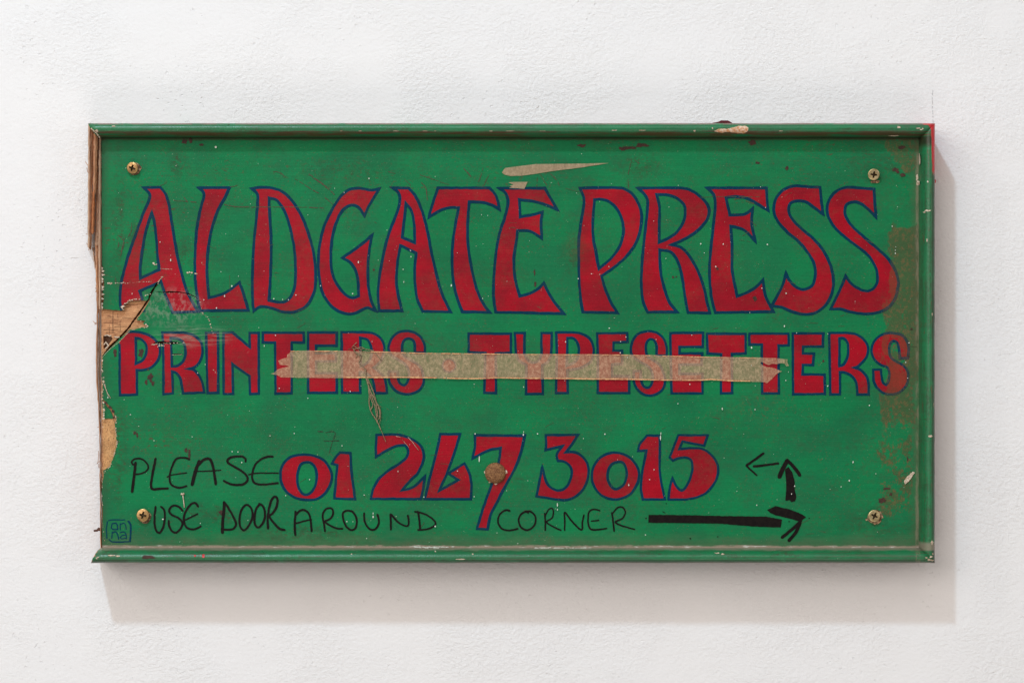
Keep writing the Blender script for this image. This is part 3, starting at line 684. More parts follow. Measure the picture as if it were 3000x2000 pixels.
# ------------------------------------------------------------------ marker pen writing
def pen(name, strokes, ox, oy, sc, mat=m_pen, off=.00034, polys=(), **kw):
    q = []
    for s, w_ in strokes:
        pts = spline(parse(s, ox, oy, sc), False, 4); pts = [(*wob(x, y, .8, 1.7), False) for x, y, c in pts]; w_ = w_ / sc
        q += ribbon(pts, w_, False, seed=R.random(), miter=1.3)
        for p in pts[::2] + [pts[-1]]: q.append(capdisc(p[0], p[1], w_ * .46, 9))
    for s in polys: q.append(None)
    q = [p for p in q if p]
    ps = [jag([(a[0], a[1]) for a in parse(s, ox, oy, sc)], .5, 5, int(R.random() * 99)) for s in polys]
    if ps and not q: vf = region(ps)
    else: vf = union(q)
    if ps and q: vf2 = region(ps); sheet(name, vf2, off + .00003, mat, sign, **kw)
    return sheet(name, vf, off, mat, sign, **kw)
L = lambda *a, **k: pen('pen_letter', *a, **k)
o3 = (360, 1250, 4.48)
L([('165,470 150,620 120,850', 34), ('172,495 128,492 112,462 140,428 210,412 280,440 332,510 322,560 270,600 170,622', 22)], *o3)
L([('430,415 400,560 375,700 370,790 400,818 480,810 590,805', 30)], *o3)
L([('870,425 820,405 740,405 690,430 650,510 620,600 615,700 640,760 700,790 760,795 835,775', 26), ('580,655 640,630 740,615 840,600', 15)], *o3)
L([('1000,450 950,590 910,755', 44), ('1000,490 1060,430 1120,415 1160,450 1190,560 1220,750', 34), ('930,580 1100,580 1280,565', 15)], *o3)
L([('1610,455 1610,420 1570,390 1500,388 1420,400 1375,430 1380,470 1460,520 1560,580 1630,650 1630,710 1580,750 1500,760 1400,745 1325,705', 28)], *o3)
L([('1970,390 1900,390 1820,420 1740,490 1700,600 1700,690 1740,740 1840,755 2035,735', 26), ('1650,625 1760,605 2040,605', 17)], *o3)
L([('430,1045 415,1180 420,1300 450,1380 480,1390 530,1310 550,1180 540,1090 500,1045', 26)], *o3)
L([('785,1100 740,1050 690,1030 640,1040 605,1100 640,1150 740,1200 780,1260 760,1330 700,1385 650,1370 610,1310 600,1230', 27)], *o3)
L([('985,1045 960,1000 910,1000 860,1050 810,1140 800,1230 830,1310 890,1340 960,1335 1020,1300', 25), ('820,1220 900,1180 980,1140', 20)], *o3, off=.00037)
L([('1330,990 1325,1100 1310,1240 1305,1385', 38), ('1330,990 1370,1040 1450,1180 1485,1270 1440,1340 1330,1345', 29)], *o3)
L([('1670,1045 1620,1020 1560,1080 1530,1200 1540,1310 1590,1355 1650,1300 1700,1180 1690,1080 1640,1020', 27)], *o3)
L([('1800,1010 1750,1070 1725,1200 1740,1290 1790,1315 1850,1230 1865,1130 1840,1040 1790,1005', 28)], *o3, off=.00037)
L([('1905,1330 1900,1200 1920,1060 1960,940 2010,915 2030,970 2010,1060 1960,1140 1920,1170 1990,1270 2060,1335 2120,1350', 30)], *o3)
o3 = (800, 1250, 4.48)
L([('295,1110 285,1250 290,1415', 30), ('300,1150 350,1100 410,1090 470,1140 495,1240 505,1365', 27), ('300,1265 400,1235 500,1215', 22)], *o3)
L([('680,1365 665,1260 650,1160 680,1090 740,1060 785,1090 780,1160 740,1210 680,1240 740,1285 820,1325 910,1335', 24)], *o3)
L([('1045,1110 980,1095 915,1130 925,1220 960,1300 1020,1350 1080,1330 1100,1240 1080,1160 1030,1100', 26)], *o3)
L([('1195,1130 1200,1230 1240,1310 1300,1350 1360,1320 1390,1240 1370,1150', 28)], *o3)
L([('1545,1345 1545,1240 1545,1145 1620,1230 1700,1285 1770,1295 1780,1230 1770,1160', 25)], *o3)
L([('1900,1110 1920,1220 1930,1345', 25), ('1860,1110 1960,1130 2060,1180 2130,1250 2110,1300 2020,1340 1900,1350', 21)], *o3)
pen('pen_mark', [('590,55 650,65', 14), ('690,72 812,70 770,220 735,340', 7), ('665,185 860,180', 9)], *o3, mat=m_penfaint, label='faint handwritten 7 above the painted numbers')
o3 = (1240, 1250, 4.48)
L([('1135,1100 1080,1090 1010,1140 980,1220 1000,1300 1060,1345 1140,1355 1240,1335', 24)], *o3)
L([('1375,1125 1340,1110 1280,1150 1250,1220 1280,1310 1350,1350 1420,1330 1470,1260 1470,1170 1410,1110 1340,1105', 24)], *o3)
o3 = (1540, 1250, 3.92)
L([('220,990 225,1090 225,1185', 18), ('225,1020 260,950 300,930 320,970 305,1040 240,1090 310,1140 405,1185', 16)], *o3)
L([('448,1185 449,1080 450,980 530,1080 640,1180 652,1090 668,1012', 19)], *o3)
L([('850,960 790,945 730,970 715,1060 730,1150 780,1180 930,1165', 18), ('755,1080 840,1070', 15)], *o3)
L([('1015,1195 1005,1090 990,985', 20), ('1000,990 1050,930 1110,920 1145,980 1110,1050 1030,1090 1100,1130 1250,1175', 17)], *o3)
o3 = (1800, 1280, 3.92)
ar = pen('pen_arrow', [('2140,960 2060,1040 1925,1150', 36), ('2130,985 2085,1090 2005,1185', 38)], *o3, polys=['395,890 900,895 1290,905 1740,910 1925,945 1910,1035 1600,1025 1200,990 720,985 390,980', '1755,835 1850,790 2000,825 2150,880 2200,920 2130,965 2000,930 1850,895 1790,870'], label='long thick black arrow pointing right')
pen('pen_arrow', [('1710,185 1610,260 1515,325', 26), ('1515,325 1570,380 1635,435', 20), ('1600,335 1740,320 1880,300', 26)], *o3, label='thin black arrow pointing left')
pen('pen_arrow', [('1895,455 1940,350 1985,270', 48), ('1985,265 2060,340 2130,435', 38)], *o3, polys=['1960,370 2000,340 2040,400 2070,500 2070,600 2090,690 2075,735 2030,745 2010,720 1965,730 1975,550'], label='thick black arrow pointing up')
pen('pen_dots', [('1380,1048 1384,1048', 16), ('1615,878 1618,878', 12), ('1575,970 1600,985', 8)], 1540, 1250, 3.92, kind='stuff')
pen('pen_dots', [('2235,930 2240,930', 12), ('2005,968 2007,968', 14), ('870,1160 875,1164', 16), ('1185,1143 1187,1143', 14)], 1800, 1280, 3.92, kind='stuff')
o3 = (240, 1500, 8.71)
pen('signature', [('680,215 720,192 1090,190', 24), ('1180,225 1235,300 1245,500 1225,740', 44), ('690,690 760,745 900,755 1190,745', 28), ('650,240 622,450 640,660', 26),
     ('770,285 870,275 905,320 910,440', 30), ('765,300 752,400 790,435 900,432', 26), ('975,285 975,445', 24), ('985,305 1060,275 1115,320 1130,440', 24),
     ('772,500 758,665', 26), ('785,525 850,492 910,560 935,685', 28), ('980,515 1070,495 1122,550 1132,675', 26), ('1115,575 1015,592 970,640 1010,672 1120,660', 22)], *o3, mat=m_mark, off=.0002, label='small blue painted mark of four letters in a square')

# ------------------------------------------------------------------ scratches, chips, specks
sc_ = []
def scr(s, w_, ox=0, oy=0, k=1):
    p = spline(parse(s, ox, oy, k), False, 5); p = [(*wob(x, y, 1.5, 3), False) for x, y, c in p]
    i = 0
    while i < len(p) - 1:                       # broken here and there
        j = min(len(p) - 1, i + R.randint(1, 5)); sc_.extend(ribbon(p[i:j+1], w_ * R.uniform(.5, 1.3), False, seed=R.random(), miter=1.2)); i = j + R.choice((0, 0, 1))
for s in ('410,700 500,755 600,820 680,860', '730,900 800,960 810,975', '1400,625 1480,650', '1570,700 1640,770 1665,810', '1740,660 1860,700 2000,750 2060,765', '1750,740 1800,800 1815,930', '180,625 260,640 310,690', '2200,590 2280,680'): scr(s, 2.0, 750, 330, 3.618)
scr('560,650 640,710 760,800 840,880', 3.4, 750, 330, 3.618); scr('600,690 690,745 750,790', 1.6, 750, 330, 3.618)
for s in ('70,760 30,900 0,960', '150,860 80,1000', '820,880 810,1010', '860,850 950,1000', '1000,840 1100,950 1120,1010', '2120,640 2070,850', '1200,1040 1330,1075 1400,1090', '2070,930 2080,1040', '2160,650 2220,700'): scr(s, 2.0, 1400, 330, 4.704)
for s in ('700,225 960,245', '1280,270 1400,295 1560,300', '820,190 850,230 860,240', '540,60 620,20'): scr(s, 2.0, 330, 530, 3.92)
scr('0,300 200,300 600,300 980,310', 1.8, 700, 530, 3.92); scr('1340,1080 1350,1290', 1.2, 330, 530, 3.92)
scr('1000,1150 1100,1180', 1.4, 2050, 530, 3.92); scr('0,190 300,180 700,185', 1.4, 2050, 530, 3.92); scr('390,215 500,190 560,180', 2.5, 2050, 530, 3.92); scr('530,230 620,262', 3, 2050, 530, 3.92)
for s in ('215,480 220,560 180,640', '60,620 130,700 90,860', '70,700 60,780', '140,640 110,760 100,840', '30,1100 40,1180'): scr(s, 2.4, 330, 530, 3.92)
for k in range(70):
    x = R.uniform(320, 2680); yy = R.uniform(440, 1570); a = R.gauss(0, .35); ln = R.uniform(6, 34)
    scr(f'{x},{yy} {x+ln*.5*math.cos(a)},{yy+ln*.5*math.sin(a)+R.uniform(-1,1)} {x+ln*math.cos(a)},{yy+ln*math.sin(a)}', R.uniform(.7, 1.5))
sheet('scratch_marks', union(sc_), .0003, m_fbrown, sign, kind='stuff')
def blob(cx, cy, rx, ry, seed, ang=0, n=22, rug=.45):
    out = []
    for k in range(n):
        t = 2 * math.pi * k / n; r = 1 + rug * mn.noise(Vector((math.cos(t) * 1.7, math.sin(t) * 1.7, seed * 3.7))) * 1.6
        x = rx * r * math.cos(t); y = ry * r * math.sin(t); out.append((cx + x*math.cos(ang) - y*math.sin(ang), cy + x*math.sin(ang) + y*math.cos(ang)))
    return out
bb = [(1706, 427, 14, 4), (1822, 436, 12, 6), (1845, 434, 20, 5), (1880, 426, 18, 6), (2204, 418, 10, 6), (2640, 432, 12, 4), (2218, 477, 7, 3), (2306, 492, 5, 6), (2206, 420, 7, 5), (590, 424, 6, 3), (540, 415, 8, 7), (558, 411, 5, 8),
      (441, 1105, 9, 14), (428, 1118, 4, 8), (448, 1122, 4, 7), (434, 1082, 3, 4), (413, 1033, 7, 12), (336, 1030, 6, 8), (337, 1040, 4, 5), (1566, 798, 2.5, 7), (1568, 832, 2.5, 9), (2212, 875, 6, 9), (2102, 787, 3, 4), (555, 1330, 4, 12), (545, 1318, 4, 6), (650, 1500, 8, 8), (395, 1268, 4, 5), (402, 1275, 3, 7),
      (2622, 497, 8, 5), (2630, 505, 5, 4), (2645, 513, 8, 5), (2662, 1043, 3, 3), (2670, 964, 3, 3), (1095, 790, 3, 3), (1972, 812, 3, 3), (1981, 811, 2.5, 2.5), (2412, 1057, 3, 4), (2610, 1448, 4, 4), (2659, 1344, 2, 6), (670, 366, 3, 1), (2598, 1430, 9, 4), (2585, 1465, 10, 8)]
sheet('brown_chips', union([blob(a, b, c, d, i) for i, (a, b, c, d) in enumerate(bb)]), .00028, m_chipb, sign, kind='stuff')
sheet('brown_chips', region([blob(433, 1631, 19, 5.5, 3, 0, 26, .3)], grid=3), .0002, m_chipb, sign, kind='stuff')
ws = [(469, 709, 2.4, 2.4), (500, 748, 1, 2), (500, 762, 2.5, 6), (679, 838, 3, 4), (658, 867, 2.4, 4), (634, 902, 3, 3), (597, 878, 2, 3), (387, 860, 1.6, 3.5), (1050, 768, 2.8, 5.5), (867, 864, 2.4, 2.4), (802, 875, 3.5, 2.4), (828, 877, 2, 2), (845, 878, 2, 3), (939, 837, 2, 3), (1033, 860, 3, 3),
      (1181, 789, 2.6, 2.4), (1183, 826, 2, 3), (1322, 836, 3, 5.5), (1204, 752, 2, 3), (1203, 734, 2, 2), (1414, 874, 1.8, 2.4), (1733, 802, 2.8, 2), (1694, 816, 2.6, 2.6), (1784, 781, 2, 2), (2053, 714, 3, 3), (1951, 757, 2, 2), (2119, 715, 2.4, 3.2), (2097, 781, 3, 3), (2248, 716, 3, 3), (2232, 844, 2.2, 2.2), (2303, 859, 3, 3.5),
      (2614, 663, 2, 3), (2623, 742, 2.4, 3.4), (2623, 733, 1.6, 2.4), (807, 982, 2.6, 2.2), (774, 1013, 2, 4.4), (818, 1137, 2.6, 2.2), (902, 1166, 2, 2), (1026, 1146, 2.6, 2.6), (1657, 1001, 2.4, 4), (1534, 1133, 2, 3.4), (1818, 1000, 2.8, 2.2), (1785, 961, 2.8, 2.4), (1817, 1033, 2.4, 2.8), (1838, 1047, 2.6, 1.8), (1834, 987, 2, 3),
      (2202, 1018, 3, 5), (2027, 981, 2, 2), (2021, 1125, 2.4, 3), (2302, 1114, 2.4, 2.4), (1986, 1182, 2, 2), (2298, 955, 2.6, 4), (2116, 1197, 2.4, 5), (2212, 1199, 2, 3), (2547, 1187, 3, 3), (2425, 1130, 2.8, 2.8), (2663, 1004, 2.6, 2), (2653, 1061, 2.6, 2.4), (2334, 975, 2, 2), (2659, 1107, 2, 2),
      (680, 1322, 3, 2.4), (697, 1323, 2.4, 2.8), (708, 1354, 2.8, 2.4), (477, 1520, 4.4, 2.6), (587, 1532, 2, 2.4), (837, 1451, 2, 2.6), (791, 1276, 2.4, 2.2), (563, 1279, 2, 2), (451, 1290, 2, 2.4), (862, 1269, 2.2, 2.4), (1002, 1305, 2, 3), (907, 1404, 2.2, 2.8), (1166, 1380, 2.2, 3), (1067, 1449, 2.6, 2), (1242, 1455, 2, 3),
      (1093, 1513, 3.2, 4.6), (1093, 1503, 1.6, 5), (1275, 1541, 3, 4), (1016, 1527, 2.4, 2.2), (1034, 1527, 1.6, 2.4), (1074, 1576, 2, 2.4), (1392, 1270, 2.8, 3), (1533, 1273, 3, 5), (1534, 1265, 1.6, 4), (1404, 1344, 2.6, 14), (1575, 1270, 3, 2.6), (1340, 1379, 2.8, 2), (1389, 1454, 2, 2.6), (1633, 1478, 2.4, 8), (1633, 1492, 2, 4),
      (1709, 1284, 2, 2), (1517, 1591, 2.4, 2), (1935, 1282, 2.6, 12), (1936, 1269, 1.6, 6), (1772, 1271, 3, 2.6), (1842, 1420, 2.4, 4.4), (1916, 1375, 2.4, 2.4), (1903, 1404, 2.8, 1.8), (1891, 1566, 2.6, 2.4), (2217, 1479, 2.2, 3), (2319, 1446, 2, 3), (2328, 1423, 2.4, 3.4), (2499, 1353, 2.4, 5), (2488, 1407, 3, 4), (2464, 1425, 2, 2.6), (2566, 1387, 2, 2), (632, 431, 5, 4.4),
      (1081, 523, 2.6, 3), (1090, 1000, 1.5, 1.5), (1389, 1125, 1.4, 2), (301, 1250, 1.5, 2), (1456, 1560, 1.5, 1.5), (316, 1164, 2.4, 3), (382, 1214, 3, 1.8), (601, 1067, 1.4, 3), (579, 1092, 2, 2.4)]
wp = [blob(a, b, c * .62, d * .68, i, 0, 10, .2) for i, (a, b, c, d) in enumerate(ws)]
for k in range(150):
    r = R.uniform(.4, 1.0); wp.append(blob(R.uniform(320, 2680), R.uniform(440, 1590), r, r * R.uniform(.8, 1.6), k, 0, 7, .2))
sheet('white_paint_specks', union(wp), .0012, m_white, sign, depth=PF, kind='stuff')
# pale torn edges round the breaks
pe = []
def edgechips(s, n, r0, r1, spread=1.5):
    p = spline(parse(s), False, 3)
    for k in range(n):
        a = p[R.randrange(len(p))]; pe.append(blob(a[0] + R.uniform(-spread, spread), a[1] + R.uniform(-spread, spread), R.uniform(r0, r1) * 1.4, R.uniform(r0, r1), R.random() * 50, 0, 8, .5))
edgechips('313,829 325,830* 347,829 380,828*', 16, .5, 1.5); edgechips('380,828 410,826 440,825 455,823*', 26, .4, .9, .6); edgechips('316,829 328,831*', 8, 1, 2)
edgechips('471,787 503,789*', 26, .4, .9, .5); edgechips('448,770 462,778*', 8, 1, 2, 2.5); edgechips('548,799 560,798 578,801*', 14, 1, 2.2, 2); edgechips('590,770 595,775*', 4, .5, 1)
edgechips('476,811 466,822 462,830*', 12, .6, 1.8, 1.5); edgechips('356,900 366,890 381,880 400,876 412,877*', 30, .6, 1.8, 1.3); edgechips('425,866 432,863 440,862*', 8, .5, 1.3)
edgechips('395,965 380,970 350,1000 320,1024 300,1046*', 120, .4, .9, .5); edgechips('406,930 410,938 420,945 432,956 410,961*', 16, .5, 1.6, 2); edgechips('444,1009 462,1007 480,1006 530,1004 540,1003*', 30, .5, 1.4, 1.2)
edgechips('464,1012 480,1012*', 10, .7, 1.6, 1.3); edgechips('505,1039 536,1038*', 16, .4, .9, .4); edgechips('484,858 520,859 560,866 580,878 586,884*', 22, .3, .8, .8)
edgechips('586,884 590,903 592,916*', 8, .4, .9, 1.5); edgechips('592,916 607,929 616,947 620,965 624,976*', 26, .5, 1.3, 1.4); edgechips('334,1206 341,1229 339,1262 343,1296 337,1322 324,1362 306,1384 302,1408*', 44, .5, 1.5, 1.2)
edgechips('299,1168 304,1190 303,1226*', 22, .8, 2.2, 1.4); edgechips('300,1052 298,1080 303,1100 300,1160*', 26, .6, 1.8, 2.2); edgechips('302,1105 308,1130 316,1160*', 14, .4, 1.2, 1); edgechips('300,1400 298,1440 300,1480*', 12, .5, 1.4, 1.3)
edgechips('298,1510 302,1540 306,1580 330,1592*', 16, .3, .9, 2.2); edgechips('626,1083 632,1090 640,1098*', 8, .4, 1.1, 2)
y = 782
while y < 902:
    pe.append([(297.5, y), (299 + R.uniform(3, 10), y + R.uniform(2, 7)), (298, y + R.uniform(7, 13))]); y += R.uniform(7, 16)
pe.append([(x, yy) for x, yy in ((354, 897), (362, 894), (368, 897), (358, 901), (364, 908), (358, 906))])
sheet('torn_paint_edges', union(pe), .00045, m_pale, sign, depth=PF, kind='stuff')
sheet('torn_paint_edges', union([blob(331, 1204, 5, 3, 4, .9), blob(322, 1192, 6, 3, 5, .8), blob(310, 1179, 5, 3, 6, .8), blob(334, 1222, 3, 4, 7)]), .0006, m_chipb, sign, depth=PF, kind='stuff')
# chips knocked out of the frame
sheet('frame_chip', region([jag([(2092, 384), (2100, 381), (2105, 378), (2117, 377), (2130, 378), (2150, 373), (2165, 369), (2186, 369), (2193, 374), (2190, 386), (2180, 391), (2160, 391), (2148, 388), (2125, 387), (2115, 390), (2098, 386)], .7, 4, 8)], grid=3), .0002, simple('raw wood in a chip', (.55, .26, .12), (.72, .56, .42), .8, 9, bump=.0004), sign, label='chip of raw orange wood in the top rail')
fl = [(2035, 384, 4, 2.4), (2087, 376, 2, 3), (2288, 384, 6, 1.2), (2633, 373, 5, 3.5), (2690, 376, 6, 1.3), (2698, 380, 5, 1.3), (2703, 377, 3, 1.6), (2620, 398, 16, 1.6), (1000, 384, 3, 1.2), (1055, 384, 4, 1), (1160, 384, 9, 1), (1245, 384, 8, .9), (1275, 384, 4, .9), (1438, 384, 6, 1.2), (1495, 384, 12, .9), (1590, 384, 10, .8), (1800, 382, 8, 1.2), (1880, 382, 12, 1.2), (332, 370, 6, 1.5), (283, 384, 6, 4),
      (2718, 617, 8, 3), (2708, 622, 4, 2), (2718, 532, 2, 3), (2716, 704, 2, 4), (2726, 1277, 6, 3), (2731, 1588, 4, 7), (2728, 1630, 4, 3), (2733, 1622, 2, 3), (2730, 1640, 5, 2), (2721, 1639, 5, 3), (2714, 1633, 3, 2), (328, 1626, 10, 2), (345, 1628, 6, 2), (1350, 1637, 14, 1.4), (1275, 1614, 2, 2), (2100, 1619, 8, 2), (2117, 1622, 5, 2.5), (1030, 1622, 2, 1.6), (1385, 1622, 3, 2), (2270, 1610, 2, 1), (2690, 535, 4, 9), (2687, 520, 3, 10), (2694, 470, 2, 16), (2731, 920, 1.4, 5), (2736, 1190, 2, 9)]
sheet('frame_flecks', union([blob(a, b, c, d, i, 0, 12, .45) for i, (a, b, c, d) in enumerate(fl)]), .0003, m_pale, sign, kind='stuff')
dl = []
for k in range(26): dl.append(blob(R.uniform(1215, 1330), 1602 + R.uniform(-2, 2), R.uniform(2, 7), R.uniform(.6, 1.5), k, 0, 8, .5))
for k in range(34): dl.append(blob(R.uniform(1570, 1728), 1605 + R.uniform(-2, 1.5), R.uniform(2, 8), R.uniform(.7, 1.8), k + 40, 0, 8, .5))
sheet('plaster_dust', union(dl), .0016, m_white, sign, depth=PF, kind='stuff')
sheet('red_specks', union([blob(596, 1628, 4, 6, 2, 0, 10, .2), blob(571, 1627, 3, 3, 3, 0, 8, .2)]), .0003, m_redp, sign, label='two small spots of red paint on the bottom rail')
sheet('paint_flake', region([jag([(2648, 1409), (2655, 1398), (2674, 1380), (2680, 1384), (2661, 1411), (2651, 1418)], .7, 4, 3)]), .0006, m_pale, sign, label='pale chip near the right rail')
# dark red flake on top edge, red drip at right
slab('paint_flake', [[(2072, 366), (2088, 360), (2105, 357), (2112, 353), (2132, 353), (2140, 357), (2146, 361), (2168, 366)]], PF - .0045, .004, m_dred, sign, label='dark red flake standing on the top edge')
def ball(name, c, r, mat, sx=1, sy=1, sz=1, **kw):
    vs = []; fs = []; n = 14; m_ = 9
    for i in range(m_ + 1):
        a = math.pi * i / m_
        for k in range(n):
            b = 2 * math.pi * k / n; vs.append(Vector((c[0] + r*sx*math.sin(a)*math.cos(b), c[1] + r*sy*math.sin(a)*math.sin(b), c[2] + r*sz*math.cos(a))))
    for i in range(m_):
        for k in range(n): fs.append([i*n+k, (i+1)*n+k, (i+1)*n+(k+1) % n, i*n+(k+1) % n])
    return link(name, mesh(name, vs, fs, True), mat, sign, **kw)
ball('paint_drip', W(2738.5, 531, PF - .004), .0011, m_redp, .8, 1, 1.5, label='red paint drip at the right rail')

# ------------------------------------------------------------------ tape
tp = [(851, 1027), (900, 1026.5), (960, 1026.5), (1000, 1027), (1060, 1028), (1120, 1029), (1180, 1031), (1240, 1032.5), (1340, 1034), (1440, 1035), (1540, 1036), (1640, 1036.5), (1740, 1037), (1850, 1038.5), (1960, 1041), (2060, 1044), (2160, 1046), (2230, 1047), (2275, 1048.6), (2307, 1052), (2306, 1060), (2311, 1071), (2304, 1073), (2298, 1065), (2288, 1063), (2276, 1066), (2262, 1065), (2252, 1069), (2244, 1067), (2238, 1062), (2230, 1060), (2228, 1064), (2236, 1071), (2246, 1074), (2262, 1076), (2276, 1081), (2290, 1087), (2275, 1095), (2262, 1109), (2247, 1122), (2240, 1119),
      (2200, 1118), (2140, 1117), (2080, 1113), (2060, 1115), (1960, 1115), (1850, 1113), (1740, 1112), (1640, 1110.5), (1540, 1110), (1460, 1108.5), (1400, 1111), (1340, 1110.5), (1290, 1109), (1240, 1108), (1180, 1107), (1100, 1107.5), (1000, 1107), (900, 1106.5), (822, 1105), (812, 1098), (806, 1097), (793, 1094.5), (806, 1090), (811, 1083), (828, 1077), (846, 1074), (842, 1070), (820, 1068), (815, 1056), (826, 1051), (840, 1047), (842, 1038), (849, 1034)]
tpj = jag(tp, .45, 9, 5)
lift = lambda x, y: -.0004 * max(0, mn.noise(Vector((x * .02, y * .05, 2)))) - (.0012 if x > 2225 and y < 1080 else 0) * min(1, (x - 2225) / 60)
def tapeobj(name, outl, mat, off, **kw):
    vf = region([outl], grid=12); v, f = compact(*vf)
    vs = [W(x, y, PF - off + lift(x, y)) for x, y in v]
    fs = [t if (vs[t[1]] - vs[t[0]]).cross(vs[t[2]] - vs[t[0]]).y < 0 else t[::-1] for t in f]
    return link(name, mesh(name, vs, fs), mat, sign, **kw)
T1 = tapeobj('masking_tape', tpj, m_tape, .0009, label='long strip of old see-through masking tape stuck across the second line of letters')
# rubbed orange edges of the tape
te = []
def along(pts, w_, n):
    p = spline([(a, b, False) for a, b in pts], False, 5)
    for k in range(n):
        i = R.randrange(len(p) - 6); te.extend(ribbon([(*wob(*q[:2], .8, 4), False) for q in p[i:i + R.randint(2, 6)]], w_ * R.uniform(.4, 1.1), False, seed=R.random(), miter=1.2))
along([(a, b + 2) for a, b in tp[:18]], 2.6, 90); along([(a, b - 2.4) for a, b in tp[41:58]], 3.4, 230)
o = sheet('tape_edge', union(te), .0015, m_tedge, T1, depth=PF)
tapeobj('masking_tape', jag([(1470, 506), (1476, 497), (1481, 492), (1519, 487), (1570, 481), (1655, 480), (1785, 478), (1698, 491.6), (1613, 502), (1560, 511), (1527, 515), (1496, 516), (1478, 512)], .3, 12, 6), m_tape2, .0006, label='tapering tan remnant of tape above the letter E')
tapeobj('masking_tape', [(1489, 535), (1504, 533), (1519, 533), (1546, 533), (1541, 543), (1536, 554), (1518, 552), (1491, 551), (1500, 547), (1492, 545), (1505, 541), (1497, 538)], m_tape2, .0006, label='small torn scrap of tan tape on the top of the letter E')
# loose frayed thread caught on the tape
def th(s, r, y0=.0010, jitter=1.5): 
    p = spline(parse(s, 990, 980, 4.9), False, 4)
    return ([W(x + R.uniform(-jitter, jitter) * .5, yy + R.uniform(-jitter, jitter) * .5, PF - y0 - R.uniform(0, .0004)) for x, yy, c in p], r * .62)
lst = [th('270,110 230,150 205,180 240,215 290,190 340,180 400,210 500,230 560,290 620,370', .0005), th('220,200 250,260 330,330 300,400 370,470 400,560', .0006), th('300,180 350,240 460,245 520,225', .0005),
       th('235,160 300,210 380,195', .0004), th('250,250 330,300 320,360', .0009), th('395,560 430,700 480,840 560,980 600,1100 590,1220', .0008), th('405,620 440,760 450,900 450,1020 490,1130 560,1240 620,1370', .0007), th('620,1370 660,1470 690,1540', .0004, jitter=.6),
       th('430,640 500,800 540,930 560,1060 570,1180', .0007), th('440,730 470,900 500,1000 470,1080', .0006), th('600,1010 615,1150 600,1280', .0003), th('470,860 520,980 545,1100 570,1260', .0006), th('240,230 280,280 260,330', .0006), th('400,500 400,600 440,700', .0008)]
tubes('frayed_thread', lst, m_web, label='frayed grey thread hanging from the tape')
tubes('thin_wire', [([W(x, yy, PF - .0008) for x, yy in ((1195, 1280), (1210, 1296), (1218, 1308), (1226, 1318))], .00015), ([W(x, yy, PF - .0008) for x, yy in ((1160, 1277), (1172, 1280), (1184, 1294), (1198, 1310))], .00015),
     ([W(x, yy, PF - .0008) for x, yy in ((535, 1445), (537, 1460), (539, 1474), (540, 1486))], .0004), ([W(x, yy, PF - .0009) for x, yy in ((530, 1446), (535, 1447), (540, 1445))], .0008),
     ([W(x, yy, PF - .0006) for x, yy in ((305, 1126), (309, 1136), (315, 1152), (324, 1166))], .0003)], m_pale, label='thin pale hairs and drips dried on the paint', kind='stuff')

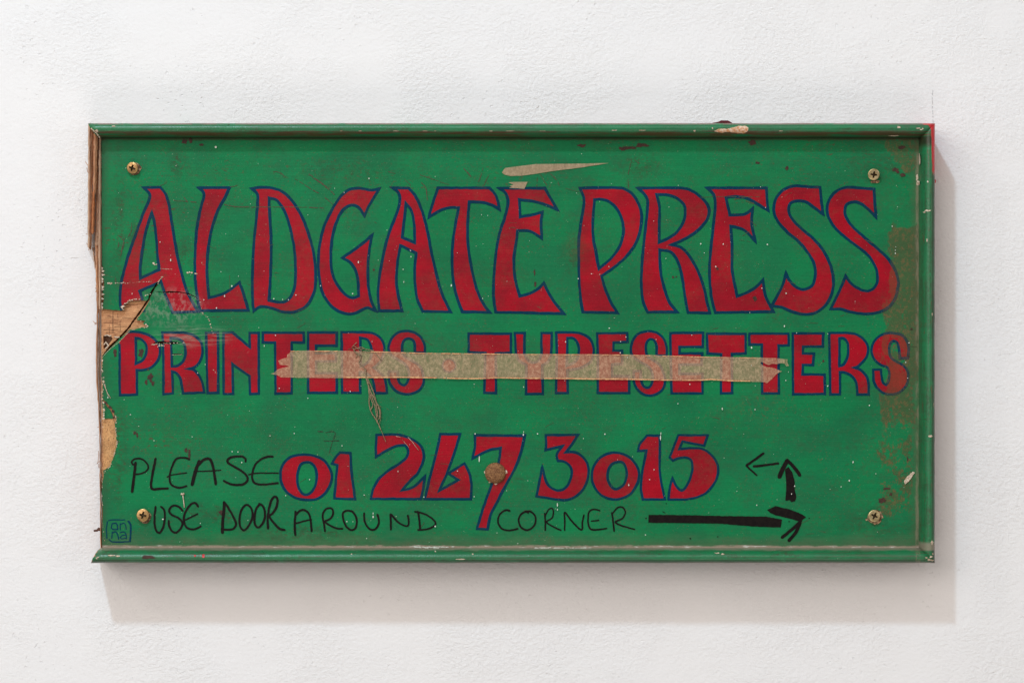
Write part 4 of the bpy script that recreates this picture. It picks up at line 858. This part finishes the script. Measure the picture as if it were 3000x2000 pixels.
# ------------------------------------------------------------------ screws and nail
def screw(px, py, r, rot, tilt, mat, proud, label):
    """countersunk-head cross screw standing a little proud, with a real cross recess"""
    e = bpy.data.objects.new('screw', None); e.empty_display_size = .005
    n = 40; a = .17; c_ = .58; vs = []; fs = []
    # head: rim, domed face around a cross-shaped hole
    cross = []
    for q in range(4):
        t = q * math.pi / 2
        for dx, dy in ((a, c_ * .9), (-a, c_ * .9)) if False else ((a, a + .03), (a * .75, c_), (-a * .75, c_)):
            cross.append((dx * math.cos(t) - dy * math.sin(t), dx * math.sin(t) + dy * math.cos(t)))
    ring = [(math.cos(2*math.pi*k/n) * .9, math.sin(2*math.pi*k/n) * .9) for k in range(n)]
    v2, f2 = compact(*region([ring, ccw(cross)]))
    def P(x, y, h): return Vector((x * r, -h, y * r))
    hd = lambda x, y: proud - .00035 * (x*x + y*y)
    vs = [P(x, y, hd(x, y)) for x, y in v2]
    for t in f2:
        A, B, Cc = vs[t[0]], vs[t[1]], vs[t[2]]; fs.append(list(t) if (B - A).cross(Cc - A).y < 0 else list(t)[::-1])
    prof = [(.9, proud - .00028), (.97, proud - .00042), (1.0, proud - .0007), (1.0, proud - .0011), (.8, proud - .0022), (.55, proud - .0034), (.5, -.001)]
    b = len(vs)
    for (rr, h) in prof:
        for k in range(n): t = 2*math.pi*k/n; vs.append(P(rr*math.cos(t), rr*math.sin(t), h))
    for i in range(len(prof) - 1):
        for k in range(n): fs.append([b+i*n+k, b+(i+1)*n+k, b+(i+1)*n+(k+1) % n, b+i*n+(k+1) % n][::-1])
    head = mesh('screw_head', vs, fs, False)
    vs = []; fs = []; m_ = len(cross)
    for s_, h in ((1, proud - .0001), (.55, proud - .0020)):
        for x, y in cross: vs.append(P(x * s_, y * s_, h))
    for k in range(m_): fs.append([k, (k+1) % m_, m_ + (k+1) % m_, m_ + k])
    fs.append([m_ + k for k in range(m_)])
    rec = mesh('cross_recess', vs, fs)
    e['label'] = label
    # the screw's head is one part, its recess a sub-part
    ho = link('screw', head, mat, sign, label=label); ho.location = W(px, py, PF - .0009); ho.rotation_euler = (tilt[0], rot, tilt[1])
    ro = link('cross_recess', rec, m_recess, ho)
    bpy.data.objects.remove(e)
    return ho
screw(391, 492, .0043, .35, (.10, -.16), m_brass, .0030, 'bright brass screw in the top left corner')
screw(2558, 510, .0043, .15, (.22, .05), m_brass2, .0033, 'screw in the top right corner, standing proud')
screw(420, 1508, .0046, .25, (-.05, -.03), m_brass, .0026, 'bright brass screw in the bottom left corner')
screw(2560, 1510, .0044, .45, (-.03, .06), m_brass2, .0024, 'screw in the bottom right corner in a chipped hole')
sheet('screw_hole_chips', union([blob(410, 492, 4, 6, 1), blob(2541, 1521, 5, 4, 2), blob(2582, 1512, 5, 7, 3), blob(2563, 532, 12, 4, 9), blob(424, 1513, 20, 20, 12, 0, 20, .1), blob(2563, 1512, 22, 22, 13, 0, 20, .15), blob(394, 494, 19, 19, 14, 0, 20, .1)]), .0004, simple('crushed paint round a screw', (.10, .05, .025), (.45, .3, .17), .8, 6, t=(.45, .6)), sign, kind='stuff')
# rusty domed nail
vs = []; fs = []; n = 40; prof = [(0, .0042), (.25, .0041), (.5, .0037), (.72, .0031), (.88, .0023), (.97, .0013), (1.0, .0004), (.99, -.0006)]
for i, (rr, h) in enumerate(prof):
    for k in range(n):
        t = 2*math.pi*k/n; q = mn.noise(Vector((math.cos(t)*rr*3, math.sin(t)*rr*3, 8))) * .0004; s_ = .0077 * rr * (1 + .035 * mn.noise(Vector((math.cos(t)*2, math.sin(t)*2, 4))))
        vs.append((s_*math.cos(t), -(h + q), s_*math.sin(t)))
for i in range(len(prof) - 1):
    for k in range(n): fs.append([i*n+k, i*n+(k+1) % n, (i+1)*n+(k+1) % n, (i+1)*n+k])
nail = link('domed_nail', mesh('domed_nail', vs, fs, True), m_nail, sign, label='rusty brown domed nail head in the numeral 7')
nail.location = W(1451, 1385, PF); nail.rotation_euler = (0, .2, 0)
sheet('nail_chips', union([blob(1421, 1383, 4, 5, 1), blob(1437, 1411, 5, 3, 2), blob(1483, 1382, 3, 6, 3), blob(1452, 1416, 5, 2.4, 5)]), .0006, m_pale, sign, kind='stuff')
